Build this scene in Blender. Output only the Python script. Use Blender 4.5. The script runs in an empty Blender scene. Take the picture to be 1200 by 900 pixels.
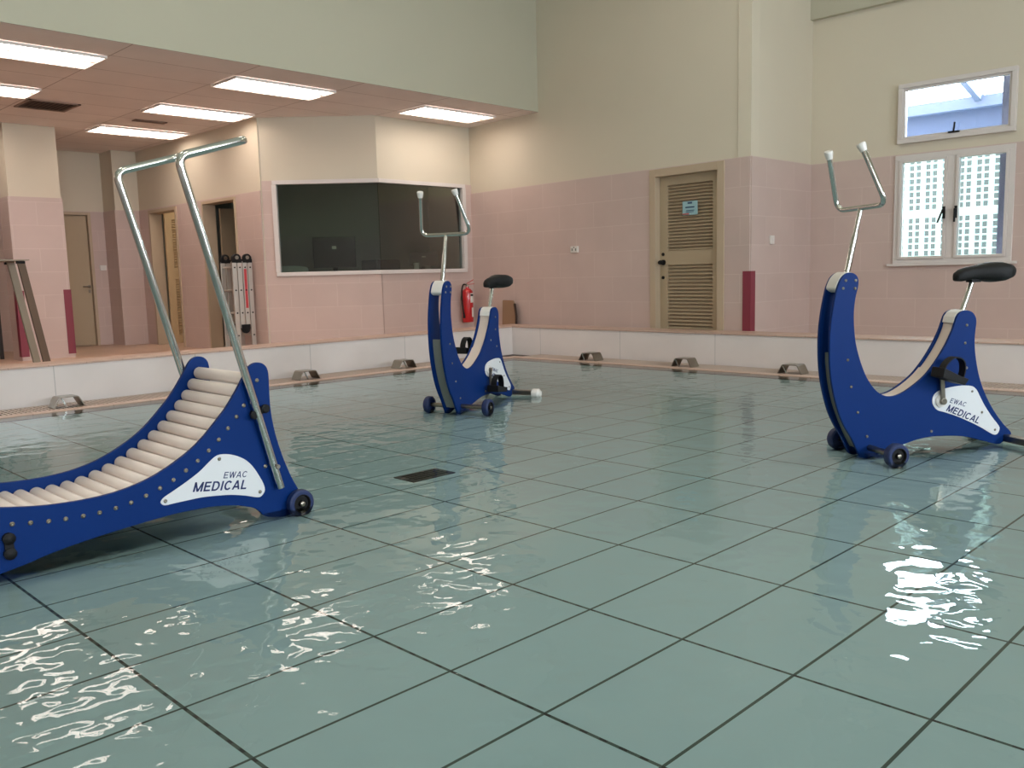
import bpy, bmesh, math, random
from mathutils import Vector, Matrix
random.seed(7)
PI = math.pi
C = bpy.context.scene.collection
scene = bpy.context.scene

# ------------------------------------------------------------------ camera
F_PX = 1033.14
yaw, pitch, roll = -0.787011, 0.123483, -0.0251734
fw = Vector((math.sin(yaw)*math.cos(pitch), math.cos(yaw)*math.cos(pitch), -math.sin(pitch)))
rt0 = Vector((math.cos(yaw), -math.sin(yaw), 0))
up0 = rt0.cross(fw)
rt = rt0*math.cos(roll) + up0*math.sin(roll)
up = -rt0*math.sin(roll) + up0*math.cos(roll)
cam_d = bpy.data.cameras.new('camera')
cam = bpy.data.objects.new('camera', cam_d); C.objects.link(cam)
cam_d.sensor_fit = 'HORIZONTAL'; cam_d.sensor_width = 36.0
cam_d.lens = F_PX/1200*36.0
cam_d.clip_start = 0.05; cam_d.clip_end = 200
M = Matrix((rt, up, -fw)).transposed().to_4x4()
M.translation = Vector((0, 0, 1.0))
cam.matrix_world = M
scene.camera = cam

# ------------------------------------------------------------------ world, lights, exposure
scene.view_settings.view_transform = 'Standard'
scene.view_settings.look = 'None'
scene.view_settings.gamma = 1.0
scene.view_settings.use_curve_mapping = False
scene.view_settings.exposure = 0.0
scene.cycles.max_bounces = 8
scene.cycles.diffuse_bounces = 4
scene.cycles.glossy_bounces = 5
scene.cycles.transparent_max_bounces = 12
scene.cycles.sample_clamp_indirect = 4.0
scene.cycles.caustics_reflective = False
scene.cycles.caustics_refractive = False
wd = bpy.data.worlds.new('sky'); scene.world = wd; wd.use_nodes = True
wn = wd.node_tree.nodes; bg = wn['Background']
bg.inputs[0].default_value = (0.82, 0.92, 1.0, 1); bg.inputs[1].default_value = 33.0

TUBE_E = 9.3          # fluorescent lamps
DAY_E = 95.0           # daylight at the hall windows (W per window)
FILL_E = 22.0          # unseen fill lamps added above the pool

def area(name, loc, rot, sx, sy, power, col, portal=False):
    l = bpy.data.lights.new(name, 'AREA'); l.shape = 'RECTANGLE'; l.size = sx; l.size_y = sy
    l.energy = power; l.color = col
    if portal: l.cycles.is_portal = True
    o = bpy.data.objects.new(name, l); C.objects.link(o); o.location = loc; o.rotation_euler = rot
    return o
# daylight coming through the hall's other windows (outside the frame, right and behind)
DAYC = (1, 1, 1)
area('window_portal', (0.0, 9.72, 1.65), (-PI/2, 0, 0), 1.3, 1.3, 1, DAYC, True)
area('window_portal', (4.97, 5.6, 2.4), (0, PI/2, 0), 1.8, 1.5, 1, DAYC, True)
area('window_portal', (4.97, 1.6, 2.4), (0, PI/2, 0), 1.8, 1.5, 1, DAYC, True)
area('window_portal', (4.97, -2.4, 2.4), (0, PI/2, 0), 1.8, 1.5, 1, DAYC, True)
area('window_portal', (-3.21, 9.66, 1.9), (-PI/2, 0, 0), 1.2, 1.95, 1, (1, 1, 1), True)

# ------------------------------------------------------------------ materials
def lin(c):
    return tuple((x/255/12.92 if x/255 <= 0.04045 else ((x/255+0.055)/1.055)**2.4) for x in c) + (1,)
def mat(name, col, rough=0.5, metal=0.0, spec=0.5, noise=0.0, nscale=8.0, emit=None, es=0, bump=0.0, bscale=40, coat=0.0):
    m = bpy.data.materials.new(name); m.use_nodes = True
    nt = m.node_tree; b = nt.nodes['Principled BSDF']
    b.inputs['Base Color'].default_value = lin(col)
    b.inputs['Roughness'].default_value = rough
    b.inputs['Metallic'].default_value = metal
    b.inputs['Specular IOR Level'].default_value = spec
    if coat: b.inputs['Coat Weight'].default_value = coat
    if emit: b.inputs['Emission Color'].default_value = lin(emit); b.inputs['Emission Strength'].default_value = es
    tc = nt.nodes.new('ShaderNodeTexCoord')
    if noise:
        n = nt.nodes.new('ShaderNodeTexNoise'); n.inputs['Scale'].default_value = nscale; n.inputs['Detail'].default_value = 4
        nt.links.new(tc.outputs['Object'], n.inputs['Vector'])
        mx = nt.nodes.new('ShaderNodeMix'); mx.data_type = 'RGBA'
        c = lin(col)
        mx.inputs[6].default_value = tuple(max(0, x*(1-noise)) for x in c[:3])+(1,)
        mx.inputs[7].default_value = tuple(min(1, x*(1+noise)) for x in c[:3])+(1,)
        nt.links.new(n.outputs['Fac'], mx.inputs[0]); nt.links.new(mx.outputs[2], b.inputs['Base Color'])
    if bump:
        n2 = nt.nodes.new('ShaderNodeTexNoise'); n2.inputs['Scale'].default_value = bscale; n2.inputs['Detail'].default_value = 3
        nt.links.new(tc.outputs['Object'], n2.inputs['Vector'])
        bp = nt.nodes.new('ShaderNodeBump'); bp.inputs['Strength'].default_value = bump; bp.inputs['Distance'].default_value = 0.01
        nt.links.new(n2.outputs['Fac'], bp.inputs['Height']); nt.links.new(bp.outputs[0], b.inputs['Normal'])
    return m

def tile_mat(name, c1, c2, grout, w, h, mortar=0.004, rough=0.45, offset=0.5, bumpv=0.15):
    m = bpy.data.materials.new(name); m.use_nodes = True
    nt = m.node_tree; b = nt.nodes['Principled BSDF']; b.inputs['Roughness'].default_value = rough
    uv = nt.nodes.new('ShaderNodeTexCoord')
    br = nt.nodes.new('ShaderNodeTexBrick'); br.offset = offset; br.squash = 1.0
    br.inputs['Scale'].default_value = 1.0
    br.inputs['Brick Width'].default_value = w; br.inputs['Row Height'].default_value = h
    br.inputs['Mortar Size'].default_value = mortar; br.inputs['Mortar Smooth'].default_value = 0.1
    br.inputs['Color1'].default_value = lin(c1); br.inputs['Color2'].default_value = lin(c2); br.inputs['Mortar'].default_value = lin(grout)
    nt.links.new(uv.outputs['UV'], br.inputs['Vector'])
    n = nt.nodes.new('ShaderNodeTexNoise'); n.inputs['Scale'].default_value = 2.2; n.inputs['Detail'].default_value = 6
    nt.links.new(uv.outputs['UV'], n.inputs['Vector'])
    mr = nt.nodes.new('ShaderNodeMapRange'); mr.inputs['To Min'].default_value = 0.9; mr.inputs['To Max'].default_value = 1.08
    nt.links.new(n.outputs['Fac'], mr.inputs['Value'])
    mx = nt.nodes.new('ShaderNodeMix'); mx.data_type = 'RGBA'; mx.blend_type = 'MULTIPLY'; mx.inputs[0].default_value = 1.0
    nt.links.new(br.outputs['Color'], mx.inputs[6]); nt.links.new(mr.outputs[0], mx.inputs[7])
    nt.links.new(mx.outputs[2], b.inputs['Base Color'])
    bp = nt.nodes.new('ShaderNodeBump'); bp.invert = True; bp.inputs['Strength'].default_value = bumpv; bp.inputs['Distance'].default_value = 0.002
    nt.links.new(br.outputs['Fac'], bp.inputs['Height']); nt.links.new(bp.outputs[0], b.inputs['Normal'])
    return m

MAT = {}
MAT['paint'] = mat('cream_paint', (212, 202, 183), 0.75, spec=0.25, noise=0.03, nscale=1.5)
MAT['paint_green'] = mat('pale_green_paint', (188, 183, 164), 0.75, spec=0.25, noise=0.03, nscale=1.5)
MAT['ceil'] = tile_mat('ceiling_board', (236, 226, 222), (231, 221, 217), (150, 128, 122), 1.21, 0.587, 0.004, 0.9, 0.0, 0.3)
MAT['hall_ceil'] = mat('hall_ceiling_paint', (215, 215, 200), 0.85)
MAT['dado'] = tile_mat('pink_wall_tile', (202, 180, 172), (198, 176, 168), (208, 188, 180), 0.59, 0.296, 0.004, 0.42)
MAT['deck'] = tile_mat('terracotta_deck_tile', (202, 168, 146), (196, 162, 140), (180, 146, 126), 0.3, 0.3, 0.004, 0.35, 0.0)
MAT['coping'] = tile_mat('coping_tile', (198, 168, 152), (192, 162, 146), (172, 144, 128), 0.3, 0.5, 0.004, 0.4, 0.0)
MAT['parapet'] = tile_mat('white_pool_panel', (230, 220, 216), (227, 217, 213), (196, 188, 185), 1.22, 0.6, 0.004, 0.12, 0.0, 0.1)
MAT['white'] = mat('white_plastic', (226, 220, 214), 0.4)
MAT['rollerw'] = mat('roller_plastic', (248, 234, 226), 0.35, noise=0.03, nscale=5)
MAT['blue'] = mat('blue_plastic_board', (2, 42, 104), 0.48, spec=0.15, noise=0.05, nscale=3, bump=0.04, bscale=220)
MAT['navy'] = mat('navy_tyre_rubber', (22, 40, 84), 0.5)
MAT['black'] = mat('black_rubber', (11, 10, 12), 0.6, spec=0.3, bump=0.1, bscale=150)
MAT['saddle'] = mat('black_saddle_vinyl', (11, 10, 11), 0.6, spec=0.3, bump=0.08, bscale=60)
MAT['chrome'] = mat('polished_steel', (205, 205, 200), 0.13, 1.0)
MAT['steel'] = mat('brushed_steel', (150, 142, 130), 0.28, 1.0, noise=0.08, nscale=30)
MAT['greyplastic'] = mat('grey_spine_board', (120, 124, 118), 0.5)
MAT['channel'] = mat('pale_channel_board', (214, 196, 184), 0.3, spec=0.6)
MAT['badge'] = mat('white_badge', (222, 222, 224), 0.35)
MAT['ink'] = mat('navy_lettering', (22, 36, 92), 0.5)
MAT['doorb'] = mat('beige_door_paint', (176, 157, 130), 0.55, noise=0.02)
MAT['doorf'] = mat('beige_frame_paint', (186, 166, 142), 0.5)
MAT['doordark'] = mat('louvre_gap_paint', (112, 94, 72), 0.7)
MAT['winframe'] = mat('white_aluminium_frame', (216, 208, 204), 0.35)
MAT['maroon'] = mat('maroon_corner_guard', (128, 46, 62), 0.5)
MAT['red'] = mat('red_enamel', (186, 24, 30), 0.3, coat=0.4)
MAT['label'] = mat('white_paper', (226, 222, 214), 0.6)
MAT['bluelabel'] = mat('blue_print', (120, 176, 196), 0.6)
MAT['alu'] = mat('ladder_aluminium', (196, 190, 182), 0.4, 0.6, noise=0.05)
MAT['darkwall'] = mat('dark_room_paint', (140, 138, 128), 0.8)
MAT['lowcab'] = mat('dark_laminate', (52, 44, 42), 0.5)
MAT['screen'] = mat('dark_screen', (14, 15, 17), 0.25)
MAT['card'] = mat('brown_cardboard', (150, 118, 92), 0.8, noise=0.06)
MAT['trestle'] = mat('grey_painted_steel', (150, 140, 124), 0.45, 0.3)
MAT['trestled'] = mat('brown_painted_steel', (96, 78, 62), 0.5, 0.2)
MAT['fixture'] = mat('white_fixture', (235, 225, 218), 0.4)
MAT['lamp'] = mat('lamp_glow', (255, 245, 235), 0.5, emit=(255, 242, 231), es=TUBE_E)
MAT['louvre'] = mat('louvre_blade', (236, 226, 218), 0.3)
MAT['ventdark'] = mat('vent_dark', (70, 58, 52), 0.7)
MAT['block'] = mat('white_breeze_block', (206, 236, 238), 0.8)
MAT['outgrey'] = mat('grey_exterior_paint', (74, 82, 108), 0.7)
MAT['outdark'] = mat('dark_exterior_wall', (40, 46, 44), 0.9)
MAT['concrete'] = mat('concrete', (170, 168, 160), 0.9, noise=0.08)

def glass_mat(name, tint, rough=0.0, refl=1.0):
    m = bpy.data.materials.new(name); m.use_nodes = True; nt = m.node_tree
    for n in list(nt.nodes):
        if n.type != 'OUTPUT_MATERIAL': nt.nodes.remove(n)
    out = nt.nodes[0]
    t = nt.nodes.new('ShaderNodeBsdfTransparent'); t.inputs[0].default_value = tint
    g = nt.nodes.new('ShaderNodeBsdfGlossy'); g.inputs['Roughness'].default_value = rough
    g.inputs[0].default_value = (refl, refl, refl, 1)
    fr = nt.nodes.new('ShaderNodeFresnel'); fr.inputs[0].default_value = 1.5
    mx = nt.nodes.new('ShaderNodeMixShader')
    nt.links.new(fr.outputs[0], mx.inputs[0]); nt.links.new(t.outputs[0], mx.inputs[1]); nt.links.new(g.outputs[0], mx.inputs[2])
    nt.links.new(mx.outputs[0], out.inputs[0]); return m
MAT['glass'] = glass_mat('clear_glass', (0.93, 0.97, 0.98, 1))
MAT['tinted'] = glass_mat('tinted_glass', (0.70, 0.74, 0.68, 1))

# water: clear thin sheet, Fresnel reflection, gentle ripples
def water_mat():
    m = bpy.data.materials.new('pool_water'); m.use_nodes = True; nt = m.node_tree
    for n in list(nt.nodes):
        if n.type != 'OUTPUT_MATERIAL': nt.nodes.remove(n)
    out = nt.nodes[0]; N = nt.nodes.new; L = nt.links.new
    geo = N('ShaderNodeNewGeometry')
    n1 = N('ShaderNodeTexNoise'); n1.inputs['Scale'].default_value = 7.5; n1.inputs['Detail'].default_value = 0.0; n1.inputs['Distortion'].default_value = 0.6
    n2 = N('ShaderNodeTexNoise'); n2.inputs['Scale'].default_value = 19.0; n2.inputs['Detail'].default_value = 0.0; n2.inputs['Distortion'].default_value = 0.4
    n3 = N('ShaderNodeTexNoise'); n3.inputs['Scale'].default_value = 0.55; n3.inputs['Detail'].default_value = 1.0
    for n in (n1, n2, n3): L(geo.outputs['Position'], n.inputs['Vector'])
    mr = N('ShaderNodeMapRange'); mr.inputs['From Min'].default_value = 0.35; mr.inputs['From Max'].default_value = 0.65
    mr.inputs['To Min'].default_value = 0.25; mr.inputs['To Max'].default_value = 1.0
    L(n3.outputs['Fac'], mr.inputs['Value'])
    a = N('ShaderNodeMath'); a.operation = 'MULTIPLY'; a.inputs[1].default_value = 0.0040; L(n1.outputs['Fac'], a.inputs[0])
    b = N('ShaderNodeMath'); b.operation = 'MULTIPLY'; b.inputs[1].default_value = 0.0019; L(n2.outputs['Fac'], b.inputs[0])
    b2 = N('ShaderNodeMath'); b2.operation = 'MULTIPLY'; L(b.outputs[0], b2.inputs[0]); L(mr.outputs[0], b2.inputs[1])
    s = N('ShaderNodeMath'); s.operation = 'ADD'; L(a.outputs[0], s.inputs[0]); L(b2.outputs[0], s.inputs[1])
    bp = N('ShaderNodeBump'); bp.inputs['Strength'].default_value = 1.0; bp.inputs['Distance'].default_value = 1.0
    L(s.outputs[0], bp.inputs['Height'])
    fr = N('ShaderNodeFresnel'); fr.inputs[0].default_value = 1.333; L(bp.outputs[0], fr.inputs['Normal'])
    t = N('ShaderNodeBsdfTransparent'); t.inputs[0].default_value = (0.98, 0.995, 0.99, 1)
    g = N('ShaderNodeBsdfGlossy'); g.inputs['Roughness'].default_value = 0.0; L(bp.outputs[0], g.inputs['Normal'])
    mx = N('ShaderNodeMixShader'); L(fr.outputs[0], mx.inputs[0]); L(t.outputs[0], mx.inputs[1]); L(g.outputs[0], mx.inputs[2])
    L(mx.outputs[0], out.inputs[0]); return m
MAT['water'] = water_mat()

# movable pool floor: aqua panels with grooves, slotted in one direction
GX0, GA, GY0, GB = -1.3151, 0.326567, 0.834726, 0.553951
def panel_mat():
    m = bpy.data.materials.new('aqua_floor_panels'); m.use_nodes = True; nt = m.node_tree
    b = nt.nodes['Principled BSDF']; b.inputs['Roughness'].default_value = 0.6
    N = nt.nodes.new; L = nt.links.new
    geo = N('ShaderNodeNewGeometry'); sp = N('ShaderNodeSeparateXYZ'); L(geo.outputs['Position'], sp.inputs[0])
    def M_(op, a, bb=None):
        n = N('ShaderNodeMath'); n.operation = op
        for i, v in enumerate((a, bb)):
            if v is None: continue
            if isinstance(v, (int, float)): n.inputs[i].default_value = v
            else: L(v, n.inputs[i])
        return n.outputs[0]
    def dist(coord, o, step):
        f = M_('FRACT', M_('DIVIDE', M_('SUBTRACT', coord, o - 100*step), step))
        return M_('MULTIPLY', M_('SUBTRACT', 0.5, M_('ABSOLUTE', M_('SUBTRACT', f, 0.5))), step)
    dx = dist(sp.outputs[0], GX0, GA); dy = dist(sp.outputs[1], GY0, GB)
    lx = M_('LESS_THAN', dx, 0.0042); ly = M_('LESS_THAN', dy, 0.0048)
    slot = M_('MULTIPLY', M_('LESS_THAN', dy, 0.0040), M_('LESS_THAN', dist(sp.outputs[0], 0.0, GA/6), 0.0105))
    n = N('ShaderNodeTexNoise'); n.inputs['Scale'].default_value = 1.3; n.inputs['Detail'].default_value = 3; L(geo.outputs['Position'], n.inputs['Vector'])
    def mix(f, a, bb):
        x = N('ShaderNodeMix'); x.data_type = 'RGBA'; L(f, x.inputs[0])
        for i, v in ((6, a), (7, bb)):
            if isinstance(v, tuple): x.inputs[i].default_value = v
            else: L(v, x.inputs[i])
        return x.outputs[2]
    base = mix(n.outputs['Fac'], lin((178, 210, 216)), lin((187, 219, 225)))
    c = mix(lx, base, lin((58, 78, 72)))
    c = mix(ly, c, lin((66, 88, 82)))
    c = mix(slot, c, lin((8, 14, 14)))
    L(c, b.inputs['Base Color'])
    return m
MAT['panel'] = panel_mat()

# ------------------------------------------------------------------ mesh helpers
class MB:
    """collects shapes for ONE mesh"""
    def __init__(s): s.bm = bmesh.new(); s.uv = s.bm.loops.layers.uv.new('UVMap')
    def box(s, x0, x1, y0, y1, z0, z1, uvf=None):
        x0, x1 = sorted((x0, x1)); y0, y1 = sorted((y0, y1)); z0, z1 = sorted((z0, z1))
        v = [s.bm.verts.new(p) for p in ((x0,y0,z0),(x1,y0,z0),(x1,y1,z0),(x0,y1,z0),(x0,y0,z1),(x1,y0,z1),(x1,y1,z1),(x0,y1,z1))]
        for f in ((0,3,2,1),(4,5,6,7),(0,1,5,4),(1,2,6,5),(2,3,7,6),(3,0,4,7)):
            fc = s.bm.faces.new([v[i] for i in f])
            nn = fc.normal if fc.normal.length else None
            fc.normal_update(); nn = fc.normal
            for l in fc.loops:
                p = l.vert.co
                if abs(nn.z) > 0.5: l[s.uv].uv = (p.y, p.x)
                elif abs(nn.x) > 0.5: l[s.uv].uv = (p.y, p.z)
                else: l[s.uv].uv = (p.x, p.z)
        return v
    def obox(s, c, ax, ay, az, hx, hy, hz):
        """box with centre c, unit axes and half sizes"""
        c = Vector(c); ax = Vector(ax).normalized(); ay = Vector(ay).normalized(); az = Vector(az).normalized()
        v = [s.bm.verts.new(c + ax*hx*a + ay*hy*b + az*hz*d) for a, b, d in ((-1,-1,-1),(1,-1,-1),(1,1,-1),(-1,1,-1),(-1,-1,1),(1,-1,1),(1,1,1),(-1,1,1))]
        for f in ((0,3,2,1),(4,5,6,7),(0,1,5,4),(1,2,6,5),(2,3,7,6),(3,0,4,7)): s.bm.faces.new([v[i] for i in f])
    def tube(s, pts, r, seg=16, cap=True, radii=None, closed=False):
        pts = [Vector(p) for p in pts]
        n = len(pts); rings = []
        t0 = (pts[1]-pts[0]).normalized()
        nrm = t0.orthogonal().normalized()
        prev = t0
        for i, p in enumerate(pts):
            if i == 0: t = (pts[1]-pts[0])
            elif i == n-1: t = (pts[-1]-pts[-2])
            else: t = (pts[i+1]-pts[i-1])
            t.normalize()
            q = prev.rotation_difference(t); nrm = q @ nrm; nrm = (nrm - t*nrm.dot(t)).normalized(); prev = t
            bn = t.cross(nrm); rr = radii[i] if radii else r
            rings.append([s.bm.verts.new(p + (nrm*math.cos(2*PI*k/seg) + bn*math.sin(2*PI*k/seg))*rr) for k in range(seg)])
        for a, b in zip(rings, rings[1:]):
            for k in range(seg):
                f = s.bm.faces.new((a[k], a[(k+1) % seg], b[(k+1) % seg], b[k])); f.smooth = True
        if cap:
            s.bm.faces.new(list(reversed(rings[0]))); s.bm.faces.new(rings[-1])
    def lathe(s, prof, c, axis, seg=32):
        """prof: (distance along axis, radius) list"""
        c = Vector(c); ax = Vector(axis).normalized(); a = ax.orthogonal().normalized(); b = ax.cross(a)
        rings = []
        for h, r in prof:
            if r < 1e-6: rings.append([s.bm.verts.new(c+ax*h)])
            else: rings.append([s.bm.verts.new(c + ax*h + (a*math.cos(2*PI*k/seg)+b*math.sin(2*PI*k/seg))*r) for k in range(seg)])
        for A, B in zip(rings, rings[1:]):
            for k in range(seg):
                k2 = (k+1) % seg
                if len(A) == 1 and len(B) == 1: continue
                if len(A) == 1: f = s.bm.faces.new((A[0], B[k2], B[k]))
                elif len(B) == 1: f = s.bm.faces.new((A[k], A[k2], B[0]))
                else: f = s.bm.faces.new((A[k], A[k2], B[k2], B[k]))
                f.smooth = True
        if len(rings[0]) > 1: s.bm.faces.new(list(reversed(rings[0])))
        if len(rings[-1]) > 1: s.bm.faces.new(rings[-1])
    def prism(s, poly, y0, y1):
        """outline in local x,z extruded along y"""
        a = [s.bm.verts.new((p[0], y0, p[1])) for p in poly]; b = [s.bm.verts.new((p[0], y1, p[1])) for p in poly]
        n = len(poly)
        s.bm.faces.new(a); s.bm.faces.new(list(reversed(b)))
        for i in range(n): s.bm.faces.new((a[i], b[i], b[(i+1) % n], a[(i+1) % n]))
    def ribbon(s, path, th, y0, y1):
        """path in x,z with thickness th, spanning y0..y1"""
        up_, lo = [], []
        P = [Vector((p[0], p[1])) for p in path]
        for i, p in enumerate(P):
            t = (P[min(i+1, len(P)-1)] - P[max(i-1, 0)]).normalized(); nn = Vector((-t.y, t.x))*th/2
            up_.append(p+nn); lo.append(p-nn)
        s.prism([(v.x, v.y) for v in up_ + lo[::-1]], y0, y1)
    def build(s, name, m, parent=None, bevel=0.0, recalc=True, smooth_angle=None):
        if recalc: bmesh.ops.recalc_face_normals(s.bm, faces=s.bm.faces)
        for e in s.bm.edges:
            if len(e.link_faces) == 2 and e.calc_face_angle(0) > 0.62: e.smooth = False
        me = bpy.data.meshes.new(name); s.bm.to_mesh(me); s.bm.free()
        me.materials.append(m)
        o = bpy.data.objects.new(name, me); C.objects.link(o)
        if parent is not None: o.parent = parent
        if bevel:
            bv = o.modifiers.new('bevel', 'BEVEL'); bv.width = bevel; bv.segments = 2; bv.limit_method = 'ANGLE'; bv.angle_limit = 0.9
        return o

def smooth_poly(pts, sub=3, closed=True):
    """Catmull-Rom through the points"""
    n = len(pts); out = []
    rng = range(n) if closed else range(n-1)
    g = (lambda i: pts[i % n]) if closed else (lambda i: pts[max(0, min(n-1, i))])
    for i in rng:
        p0, p1, p2, p3 = g(i-1), g(i), g(i+1), g(i+2)
        for k in range(sub):
            t = k/sub
            out.append(tuple(0.5*((2*p1[d]) + (-p0[d]+p2[d])*t + (2*p0[d]-5*p1[d]+4*p2[d]-p3[d])*t*t + (-p0[d]+3*p1[d]-3*p2[d]+p3[d])*t**3) for d in range(len(p1))))
    if not closed: out.append(tuple(pts[-1]))
    return out
def fillet(pts, r, n=7):
    pts = [Vector(p) for p in pts]; out = [pts[0]]
    for a, b, c in zip(pts, pts[1:], pts[2:]):
        d1 = (a-b).normalized(); d2 = (c-b).normalized(); ang = d1.angle(d2)
        t = min(r/math.tan(ang/2), (a-b).length*0.48, (c-b).length*0.48)
        s0, e0 = b+d1*t, b+d2*t
        for k in range(n+1):
            u = k/n; out.append(s0*(1-u)**2 + b*2*u*(1-u) + e0*u*u)
    out.append(pts[-1]); return out

def tag(o, label=None, cat=None, group=None, kind=None):
    if label: o['label'] = label
    if cat: o['category'] = cat
    if group: o['group'] = group
    if kind: o['kind'] = kind
    return o
def thing(name, label, cat, loc=(0, 0, 0), rz=0.0, group=None):
    o = bpy.data.objects.new(name, None); C.objects.link(o); o.empty_display_size = 0.1
    o.location = loc; o.rotation_euler = (0, 0, rz)
    return tag(o, label, cat, group)
def struct(o): o['kind'] = 'structure'; return o
def kids(o): return [c for c in bpy.data.objects if c.parent is o]
def copy_tree(o, parent=None):
    c = o.copy(); C.objects.link(c)
    if parent is not None: c.parent = parent
    for ch in kids(o): copy_tree(ch, c)
    return c
# bold italic sans capitals, drawn with strokes on a unit-high grid: straight strokes and arcs
GLYPH = {
 'M': (0.92, [[(0.09,0),(0.09,1)], [(0.09,0.97),(0.46,0.03)], [(0.46,0.03),(0.83,0.97)], [(0.83,0),(0.83,1)]]),
 'E': (0.68, [[(0.09,0),(0.09,1)], [(0.09,0.92),(0.64,0.92)], [(0.09,0.51),(0.60,0.51)], [(0.09,0.08),(0.66,0.08)]]),
 'D': (0.78, [[(0.09,0),(0.09,1)], 'arcD']),
 'I': (0.22, [[(0.11,0),(0.11,1)]]),
 'C': (0.76, ['arcC']),
 'A': (0.78, [[(0.06,0),(0.39,1)], [(0.39,1),(0.72,0)], [(0.18,0.30),(0.60,0.30)]]),
 'L': (0.62, [[(0.09,0),(0.09,1)], [(0.09,0.08),(0.60,0.08)]]),
 'W': (1.02, [[(0.06,1),(0.28,0.02)], [(0.28,0.02),(0.51,0.98)], [(0.51,0.98),(0.74,0.02)], [(0.74,0.02),(0.96,1)]]),
}
def lettering(name, body, size, m, parent, loc, rot, shear=0.2, weight=0.16, xs=1.0, gap=0.14, thick=0.0008):
    bm = bmesh.new(); x0 = 0.0; hw = weight/2
    def strip(pts):
        P = [Vector(p) for p in pts]; L_, R_ = [], []
        for k, p in enumerate(P):
            t = (P[min(k+1, len(P)-1)] - P[max(k-1, 0)]).normalized(); n = Vector((-t.y, t.x))*hw
            L_.append(p+n); R_.append(p-n)
        for k in range(len(P)-1):
            q = [L_[k], L_[k+1], R_[k+1], R_[k]]
            cl = [Vector((v.x, min(1.0, max(0.0, v.y)))) for v in q]
            a = [bm.verts.new(((x0+v.x+shear*v.y)*size*xs, v.y*size, 0)) for v in cl]
            b = [bm.verts.new(((x0+v.x+shear*v.y)*size*xs, v.y*size, thick)) for v in cl]
            try:
                bm.faces.new(a[::-1]); bm.faces.new(b)
                for w in range(4): bm.faces.new((a[w], a[(w+1) % 4], b[(w+1) % 4], b[w]))
            except ValueError: pass
    for chh in body:
        wd_, strokes = GLYPH[chh]
        for st in strokes:
            if st == 'arcD': st = [(0.09,0.92),(0.34,0.92)] + [(0.34+0.34*math.sin(a), 0.5+0.42*math.cos(a)) for a in [PI*k/14 for k in range(15)]] + [(0.34,0.08),(0.09,0.08)]
            elif st == 'arcC': st = [(0.39+0.31*math.cos(a), 0.5+0.42*math.sin(a)) for a in [math.radians(38+284*k/20) for k in range(21)]]
            strip(st)
        x0 += wd_ + gap
    bmesh.ops.recalc_face_normals(bm, faces=bm.faces)
    me = bpy.data.meshes.new(name); bm.to_mesh(me); bm.free(); me.materials.append(m)
    o = bpy.data.objects.new(name, me); C.objects.link(o); o.parent = parent
    o.location = loc; o.rotation_euler = rot
    return o

# walls: vertical slab between plan points p0 -> p1, thickness th to the left of the direction, with rectangular holes (u0,u1,z0,z1)
def wall_mesh(p0, p1, z0, z1, th, holes=(), uoff=0.0, voff=0.0):
    mb = MB(); p0 = Vector(p0+(0,)); p1 = Vector(p1+(0,)); d = (p1-p0); Ln = d.length; d.normalize(); n = Vector((-d.y, d.x, 0))
    us = sorted({0.0, Ln, *[h[0] for h in holes], *[h[1] for h in holes]}); zs = sorted({z0, z1, *[h[2] for h in holes], *[h[3] for h in holes]})
    us = [u for u in us if 0 <= u <= Ln+1e-9]; zs = [z for z in zs if z0-1e-9 <= z <= z1+1e-9]
    solid = {}
    for i in range(len(us)-1):
        for j in range(len(zs)-1):
            cu, cz = (us[i]+us[i+1])/2, (zs[j]+zs[j+1])/2
            solid[i, j] = not any(h[0] < cu < h[1] and h[2] < cz < h[3] for h in holes)
    def quad(ps, uvs):
        f = mb.bm.faces.new([mb.bm.verts.new(p) for p in ps])
        for l, u in zip(f.loops, uvs): l[mb.uv].uv = u
    P = lambda u, z, t: p0 + d*u + n*t + Vector((0, 0, z))
    for (i, j), s in solid.items():
        if not s: continue
        a, b, c, e = us[i], us[i+1], zs[j], zs[j+1]
        U = lambda u, z: (u+uoff, z+voff)
        quad([P(a,c,0), P(b,c,0), P(b,e,0), P(a,e,0)], [U(a,c), U(b,c), U(b,e), U(a,e)])
        quad([P(b,c,th), P(a,c,th), P(a,e,th), P(b,e,th)], [U(b,c), U(a,c), U(a,e), U(b,e)])
        if not solid.get((i-1, j)): quad([P(a,c,th), P(a,c,0), P(a,e,0), P(a,e,th)], [(th,c+voff),(0,c+voff),(0,e+voff),(th,e+voff)])
        if not solid.get((i+1, j)): quad([P(b,c,0), P(b,c,th), P(b,e,th), P(b,e,0)], [(0,c+voff),(th,c+voff),(th,e+voff),(0,e+voff)])
        if not solid.get((i, j-1)): quad([P(a,c,th), P(b,c,th), P(b,c,0), P(a,c,0)], [(a,th),(b,th),(b,0),(a,0)])
        if not solid.get((i, j+1)): quad([P(a,e,0), P(b,e,0), P(b,e,th), P(a,e,th)], [(a,0),(b,0),(b,th),(a,th)])
    bmesh.ops.remove_doubles(mb.bm, verts=mb.bm.verts, dist=1e-5)
    return mb
def wall(name, p0, p1, z0, z1, th, m, holes=(), uoff=0.0, voff=0.0):
    return struct(wall_mesh(p0, p1, z0, z1, th, holes, uoff, voff).build(name, m, recalc=False))

# ------------------------------------------------------------------ the setting
ZD, ZDADO, ZC, ZH = 0.0575, 2.131, 3.03, 5.6
ZW = 0.033                 # water surface
PX, PY = -7.27, 7.30       # pool edges
WX, WY = -7.80, 7.80       # parapet faces
XO, YO = -8.15, 8.15       # parapet backs

mb = MB(); mb.box(PX, 4.4, -4.6, PY, -0.05, 0.0); struct(mb.build('floor', MAT['panel']))
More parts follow.
